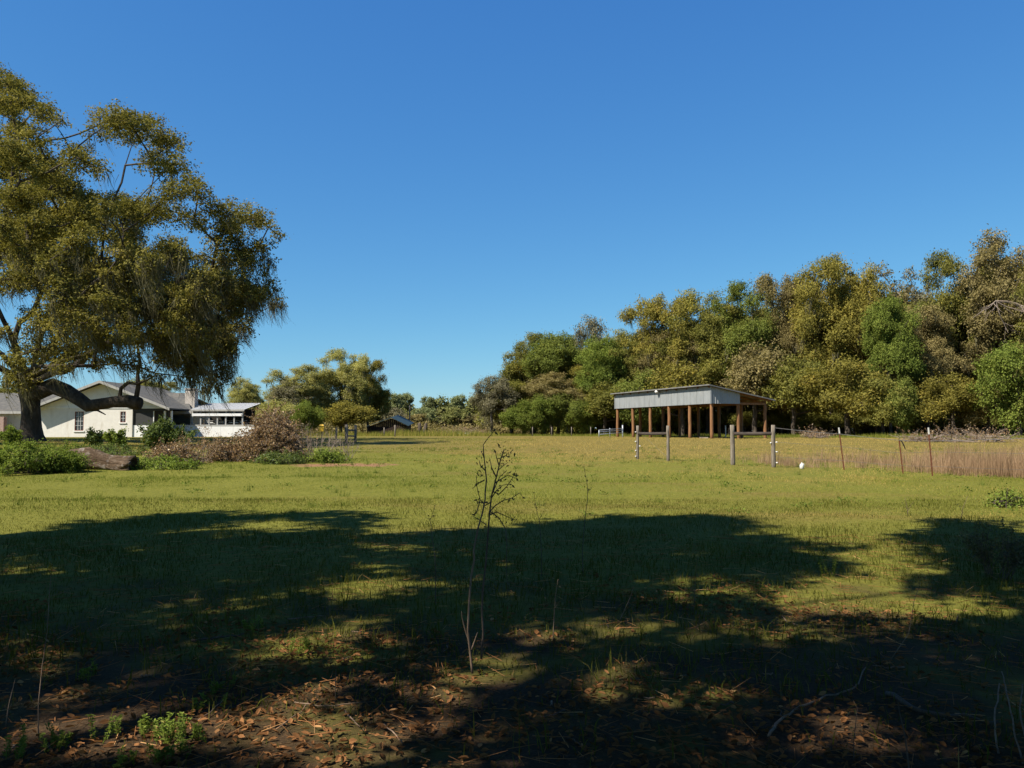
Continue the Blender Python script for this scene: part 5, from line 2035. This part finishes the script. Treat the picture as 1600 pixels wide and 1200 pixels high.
def px_stem(mb, pts, D, r0, r1, jit=.0, n=6, org=None):
    Q = []
    for i_, (u, v) in enumerate(pts):
        Q.append(P(u, v, D + jit * math.sin(i_ * 2.1 + u)) - org)
    # resample smoothly
    A = np.array([tuple(q) for q in Q])
    t = np.linspace(0, len(A) - 1, (len(A) - 1) * 3 + 1)
    A = np.stack([np.interp(t, np.arange(len(A)), A[:, k_]) for k_ in range(3)], 1)
    mb.sweep(A, np.linspace(r0, r1, len(A)), n)
    return A


def main_sapling():
    rs = np.random.default_rng(95)
    D = 5.15
    org = gz(P(742, 1052, D).x, D)
    root = thing('tall_sapling', 'tall spindly two-stemmed sapling with few leaves in the middle of the shade', 'sapling', org)
    tan, dark = MB(), MB()
    px_stem(tan, [(738, 1052), (734, 1015), (731, 985), (733, 940), (736, 900), (741, 875), (740, 860), (747, 825), (754, 800), (758, 780), (758, 768)], D, .0075, .0045, .02, 7, org)
    px_stem(tan, [(736, 1012), (727, 985), (722, 965), (721, 955)], D, .006, .002, .02, 5, org)
    px_stem(tan, [(737, 1015), (742, 1000), (746, 988)], D - .03, .006, .002, .02, 5, org)
    tan.build('stem', M['tan_stem'], root, True)
    d2 = [(752, 1030), (755, 990), (753, 955), (754, 925), (759, 880), (762, 840), (765, 800), (768, 775), (773, 755), (778, 735), (783, 715), (788, 702)]
    A = px_stem(dark, d2, D + .08, .0072, .0035, .02, 7, org)
    dark.build('stem', M['sapling'], root, True)
    tw = MB()
    px_stem(tw, [(758, 770), (760, 750), (758, 730), (756, 712), (755, 695), (762, 685), (770, 676), (776, 670)], D, .005, .0015, .02, 5, org)
    tips = []
    twigs = [[(766, 785), (758, 790), (750, 780), (745, 760), (744, 742)], [(768, 778), (776, 766), (786, 758), (798, 756)], [(773, 755), (784, 748), (794, 742), (806, 748)],
             [(770, 768), (780, 772), (792, 760), (800, 748), (806, 735)], [(765, 800), (774, 790), (786, 782), (800, 778), (812, 770), (818, 778)], [(762, 785), (752, 786), (742, 782)],
             [(778, 735), (786, 728), (794, 722)], [(783, 715), (790, 712), (797, 716)], [(758, 735), (751, 728), (748, 718)], [(757, 715), (752, 706)], [(764, 805), (776, 800), (790, 806), (802, 812)],
             [(760, 820), (748, 812), (738, 806)], [(775, 745), (768, 730), (765, 715)], [(780, 728), (776, 715), (774, 705)], [(769, 772), (776, 755), (781, 745), (792, 735)], [(757, 750), (746, 756), (738, 764)],
             [(750, 782), (745, 800), (741, 806)], [(765, 798), (780, 810), (790, 826), (792, 850), (791, 880), (793, 930)]]
    for q in twigs:
        A = px_stem(tw, q, D + rs.uniform(-.06, .12), .0042, .0014, .03, 4, org)
        for k_ in range(1, len(A)):
            if rs.random() < .8:
                tips.append(A[k_] + rs.normal(size=3) * .012)
    tw.build('twigs', M['sapling'], root)
    extra = []
    for (u, v, m_, s_) in ((788, 702, 14, 5), (796, 718, 16, 7), (776, 672, 8, 3), (806, 742, 6, 4), (802, 752, 6, 5), (748, 740, 8, 5), (752, 715, 6, 4), (800, 810, 5, 4)):
        for _ in range(m_):
            extra.append(np.array(tuple(P(u + rs.normal() * s_, v + rs.normal() * s_, D + rs.normal() * .03) - org)))
    lp = np.array(tips + extra)
    lf = MB()
    lf.cards(lp, .013 * rs.uniform(.6, 1.4, len(lp)), rs.normal(size=(len(lp), 3)), rs, np.clip(rs.normal(.4, .2, len(lp)), 0, 1), .38, False, .2)
    lf.build('leaves', M['sap_leaf'], root)


main_sapling()


def small_sapling(pts, side, label, D=None, r=.004, mat='sapling', leaves=10, seed=1, lm='sap_leaf'):
    rs = np.random.default_rng(seed)
    base = G(*pts[0]) if D is None else gz(P(*pts[0], D).x, D)
    D = base.y
    root = thing('thin_sapling', label, 'sapling', base)
    m = MB()
    A = px_stem(m, pts, D, r, r * .35, .02, 6, base)
    m.build('stem', M[mat], root, True)
    tips = []
    m = MB()
    for q in side:
        B = px_stem(m, q, D + rs.uniform(-.05, .05), r * .5, r * .2, .02, 4, base)
        tips += list(B[1:])
    if side:
        m.build('twigs', M[mat], root)
    tips = np.array(tips + list(A[-6:]))
    lp = tips[rs.integers(0, len(tips), leaves)] + rs.normal(size=(leaves, 3)) * .012
    if leaves:
        lf = MB()
        lf.cards(lp, .014 * rs.uniform(.6, 1.4, leaves), rs.normal(size=(leaves, 3)), rs, np.clip(rs.normal(.4, .2, leaves), 0, 1), .4, False, .2)
        lf.build('leaves', M[lm], root)


small_sapling([(680, 950), (681, 900), (679, 865), (674, 830), (673, 812), (679, 792)], [[(674, 822), (669, 805)], [(680, 870), (686, 850)]], 'thin bare stem left of the tall sapling', seed=2)
small_sapling([(911, 900), (910, 860), (914, 810), (918, 780), (918, 760), (914, 738), (912, 725)], [[(918, 772), (923, 760)], [(914, 810), (906, 795)]], 'thin bare stem with a bent tip right of the tall sapling', seed=3)
small_sapling([(846, 900), (846, 860), (843, 815), (838, 795), (834, 770)], [[(842, 812), (850, 798), (853, 785)], [(838, 795), (832, 784)], [(844, 830), (836, 818)]], 'thin twiggy stem just right of the tall sapling', seed=4, leaves=14)
small_sapling([(864, 1000), (866, 960), (868, 930), (872, 905)], [[(867, 950), (876, 938)]], 'short reddish stem with a fork in the shade', seed=5, mat='tan_stem')
small_sapling([(965, 975), (975, 955), (984, 935), (990, 918)], [[(975, 955), (983, 948)]], 'short pale leaning stem in the shaded grass', seed=6, mat='tan_stem', leaves=0)
small_sapling([(60, 1155), (60, 1100), (66, 1040), (74, 985), (77, 930), (80, 895)], [[(76, 932), (92, 928), (108, 922)]], 'tall thin pale stem in the leaf litter beside the dark grass', seed=7, r=.0032, mat='tan_stem', leaves=0)
small_sapling([(8, 1140), (14, 1100), (24, 1060)], [], 'short thin stem beside the tall thin pale stem', seed=8, mat='tan_stem', leaves=0)
small_sapling([(1392, 1030), (1420, 990), (1428, 940), (1438, 910)], [], 'thin tan stem bending over the shaded grass right of the lit patch', seed=9, mat='tan_stem', leaves=0, r=.003)
small_sapling([(1422, 1215), (1414, 1150), (1406, 1115), (1402, 1090)], [], 'dark straight stem above the fallen grey stick', seed=10, leaves=0, r=.004)
small_sapling([(1419, 806), (1417, 790), (1414, 778)], [[(1418, 800), (1424, 788), (1430, 782)], [(1417, 795), (1410, 786)]], 'small bare twig standing at the shadow edge on the lawn', seed=11, leaves=4, r=.006)
small_sapling([(1502, 812), (1504, 795), (1512, 775)], [[(1503, 800), (1498, 788)]], 'small leafy twig at the shadow edge near the dark twiggy bush', seed=12, leaves=10, r=.006)
small_sapling([(1084, 960), (1086, 910), (1090, 870)], [], 'thin upright dark stem in the shaded grass before the lit patch', seed=13, leaves=3, r=.003)
small_sapling([(1334, 1200), (1334, 1160), (1338, 1120), (1340, 1105)], [[(1336, 1140), (1341, 1130)]], 'short thin stem rising from the lit patch of orange leaves', seed=14, leaves=4, r=.003)
small_sapling([(524, 1100), (524, 1075), (525, 1045), (526, 1040)], [], 'short pale stem standing in the leaf litter by the crossed sticks', seed=15, leaves=0, r=.0025, mat='tan_stem')
stem_bush(1560, 815, 905, 95, 'dark twiggy bush with upright stems at the shadow edge', 48, 26, 1, 'sap_leaf', .018, 'sapling', .0045, 'twiggy_bush', 'bush', None, 5)


def upright_weed(px, top, basepy, label, seed, n=6):
    """erect stems ringed with small leaves"""
    rs = np.random.default_rng(seed)
    g = G(px, basepy)
    h = P(px, top, g.y).z - g.z
    root = thing('leafy_weed', label, 'weed', g, 0, 'upright leafy weeds in the leaf litter')
    st, lf = MB(), MB()
    lp, nn = [], []
    for _ in range(n):
        s0 = np.array([rs.normal() * .05, rs.normal() * .05, 0])
        pts = curvy(rs, s0, nrm(np.array([rs.normal() * .2, rs.normal() * .2, 1])), h * rs.uniform(.5, 1.0), 6, .07)
        st.sweep(pts, np.linspace(.003, .0012, 7), 5)
        for t in np.arange(.15, 1.0, .09):
            p = np.array([np.interp(t * 6, np.arange(7), pts[:, k_]) for k_ in range(3)])
            for q in range(4):
                an = rs.uniform(0, 6.28)
                lp.append(p + np.array([math.cos(an), math.sin(an), .3]) * .012)
                nn.append((-math.cos(an) * .5, -math.sin(an) * .5, 1))
    st.build('stems', M['weed_leaf'], root)
    lp = np.array(lp)
    lf.cards(lp, .012 * rs.uniform(.6, 1.3, len(lp)), np.array(nn) + rs.normal(size=(len(lp), 3)) * .25, rs, np.clip(rs.normal(.55, .2, len(lp)), 0, 1), .45, False, .1)
    lf.build('leaves', M['weed_leaf'], root)


for i_, (px, top, bs, n) in enumerate(((232, 1105, 1150, 5), (262, 1115, 1165, 12), (285, 1120, 1160, 6), (35, 1140, 1185, 5), (85, 1125, 1175, 6), (165, 1115, 1165, 4), (250, 1165, 1195, 10), (190, 1170, 1200, 5), (345, 1060, 1085, 5), (1290, 860, 900, 8), (140, 1030, 1060, 5), (400, 960, 985, 6), (325, 1080, 1110, 4), (480, 985, 1020, 7))):
    upright_weed(px, top, bs, 'small upright green weed growing through the fallen leaves', 200 + i_, n)


def stick(pts, r, label, mat='tan_stem', lift=.02, group=None, arch=None):
    Q = []
    for i_, (u, v) in enumerate(pts):
        g = G(u, v)
        z = lift + (arch[i_] if arch else 0)
        Q.append(g + Vector((0, 0, z)))
    m = MB()
    A = np.array([tuple(q) for q in Q])
    t = np.linspace(0, len(A) - 1, (len(A) - 1) * 4 + 1)
    A = np.stack([np.interp(t, np.arange(len(A)), A[:, k_]) for k_ in range(3)], 1)
    A += np.random.default_rng(int(pts[0][0])).normal(size=A.shape) * r * .5
    o = m.sweep(A, np.linspace(r, r * .45, len(A)), 7).build('fallen_stick', M[mat], None, True)
    return tag(o, label, 'stick', group)


stick([(1200, 1166), (1212, 1150), (1240, 1125), (1280, 1105), (1330, 1085), (1342, 1076), (1352, 1048)], .0075, 'long curved pale stick lying across the dark grass')
stick([(1385, 1092), (1430, 1120), (1490, 1130), (1560, 1140)], .016, 'thick dark grey stick lying on the shaded ground', 'sapling')
stick([(310, 1135), (330, 1120), (358, 1092)], .004, 'thin straight stick lying beside the green weeds')
stick([(460, 1105), (510, 1112), (560, 1106), (590, 1102)], .004, 'thin pale stick lying level among the fallen leaves')
stick([(430, 1150), (470, 1120), (485, 1100)], .004, 'thin stick crossing the level pale stick')
stick([(535, 1115), (552, 1135), (568, 1152)], .005, 'short pale stick on the sunlit orange leaves')
stick([(450, 968), (480, 965), (505, 962)], .006, 'short pale stick at the edge of the lit grass')
stick([(300, 1002), (340, 998), (380, 992)], .010, 'grey stick lying in the dark shade of the grass', 'sapling')
stick([(600, 1140), (625, 1165), (632, 1175)], .004, 'slender stick right of the sunlit orange leaves')
for q, arch in (([(1560, 1185), (1555, 1165), (1565, 1135), (1580, 1118)], (0, .12, .2, .1)), ([(1600, 1200), (1585, 1180), (1575, 1150), (1568, 1125)], (0, .10, .2, .24)), ([(1608, 1190), (1594, 1160), (1600, 1135)], (0, .15, .2))):
    o = stick(q, .005, 'arching dry pale stem, one of a few springing from the ground', 'tan_stem', .0, 'arching dry stems', arch)
    o.name = 'arching_stem'
rs_ = np.random.default_rng(97)
for i_ in range(26):
    u, v = rs_.uniform(20, 1580), rs_.uniform(960, 1195)
    an = rs_.uniform(0, 6.28)
    L = rs_.uniform(15, 60)
    stick([(u, v), (u + L * .5 * math.cos(an), v + L * .18 * math.sin(an)), (u + L * math.cos(an + .3), v + L * .4 * math.sin(an + .3))], rs_.uniform(.0025, .006), 'small brown twig lying on the shaded ground', 'sapling' if i_ % 2 else 'tan_stem', .012, 'small fallen twigs')
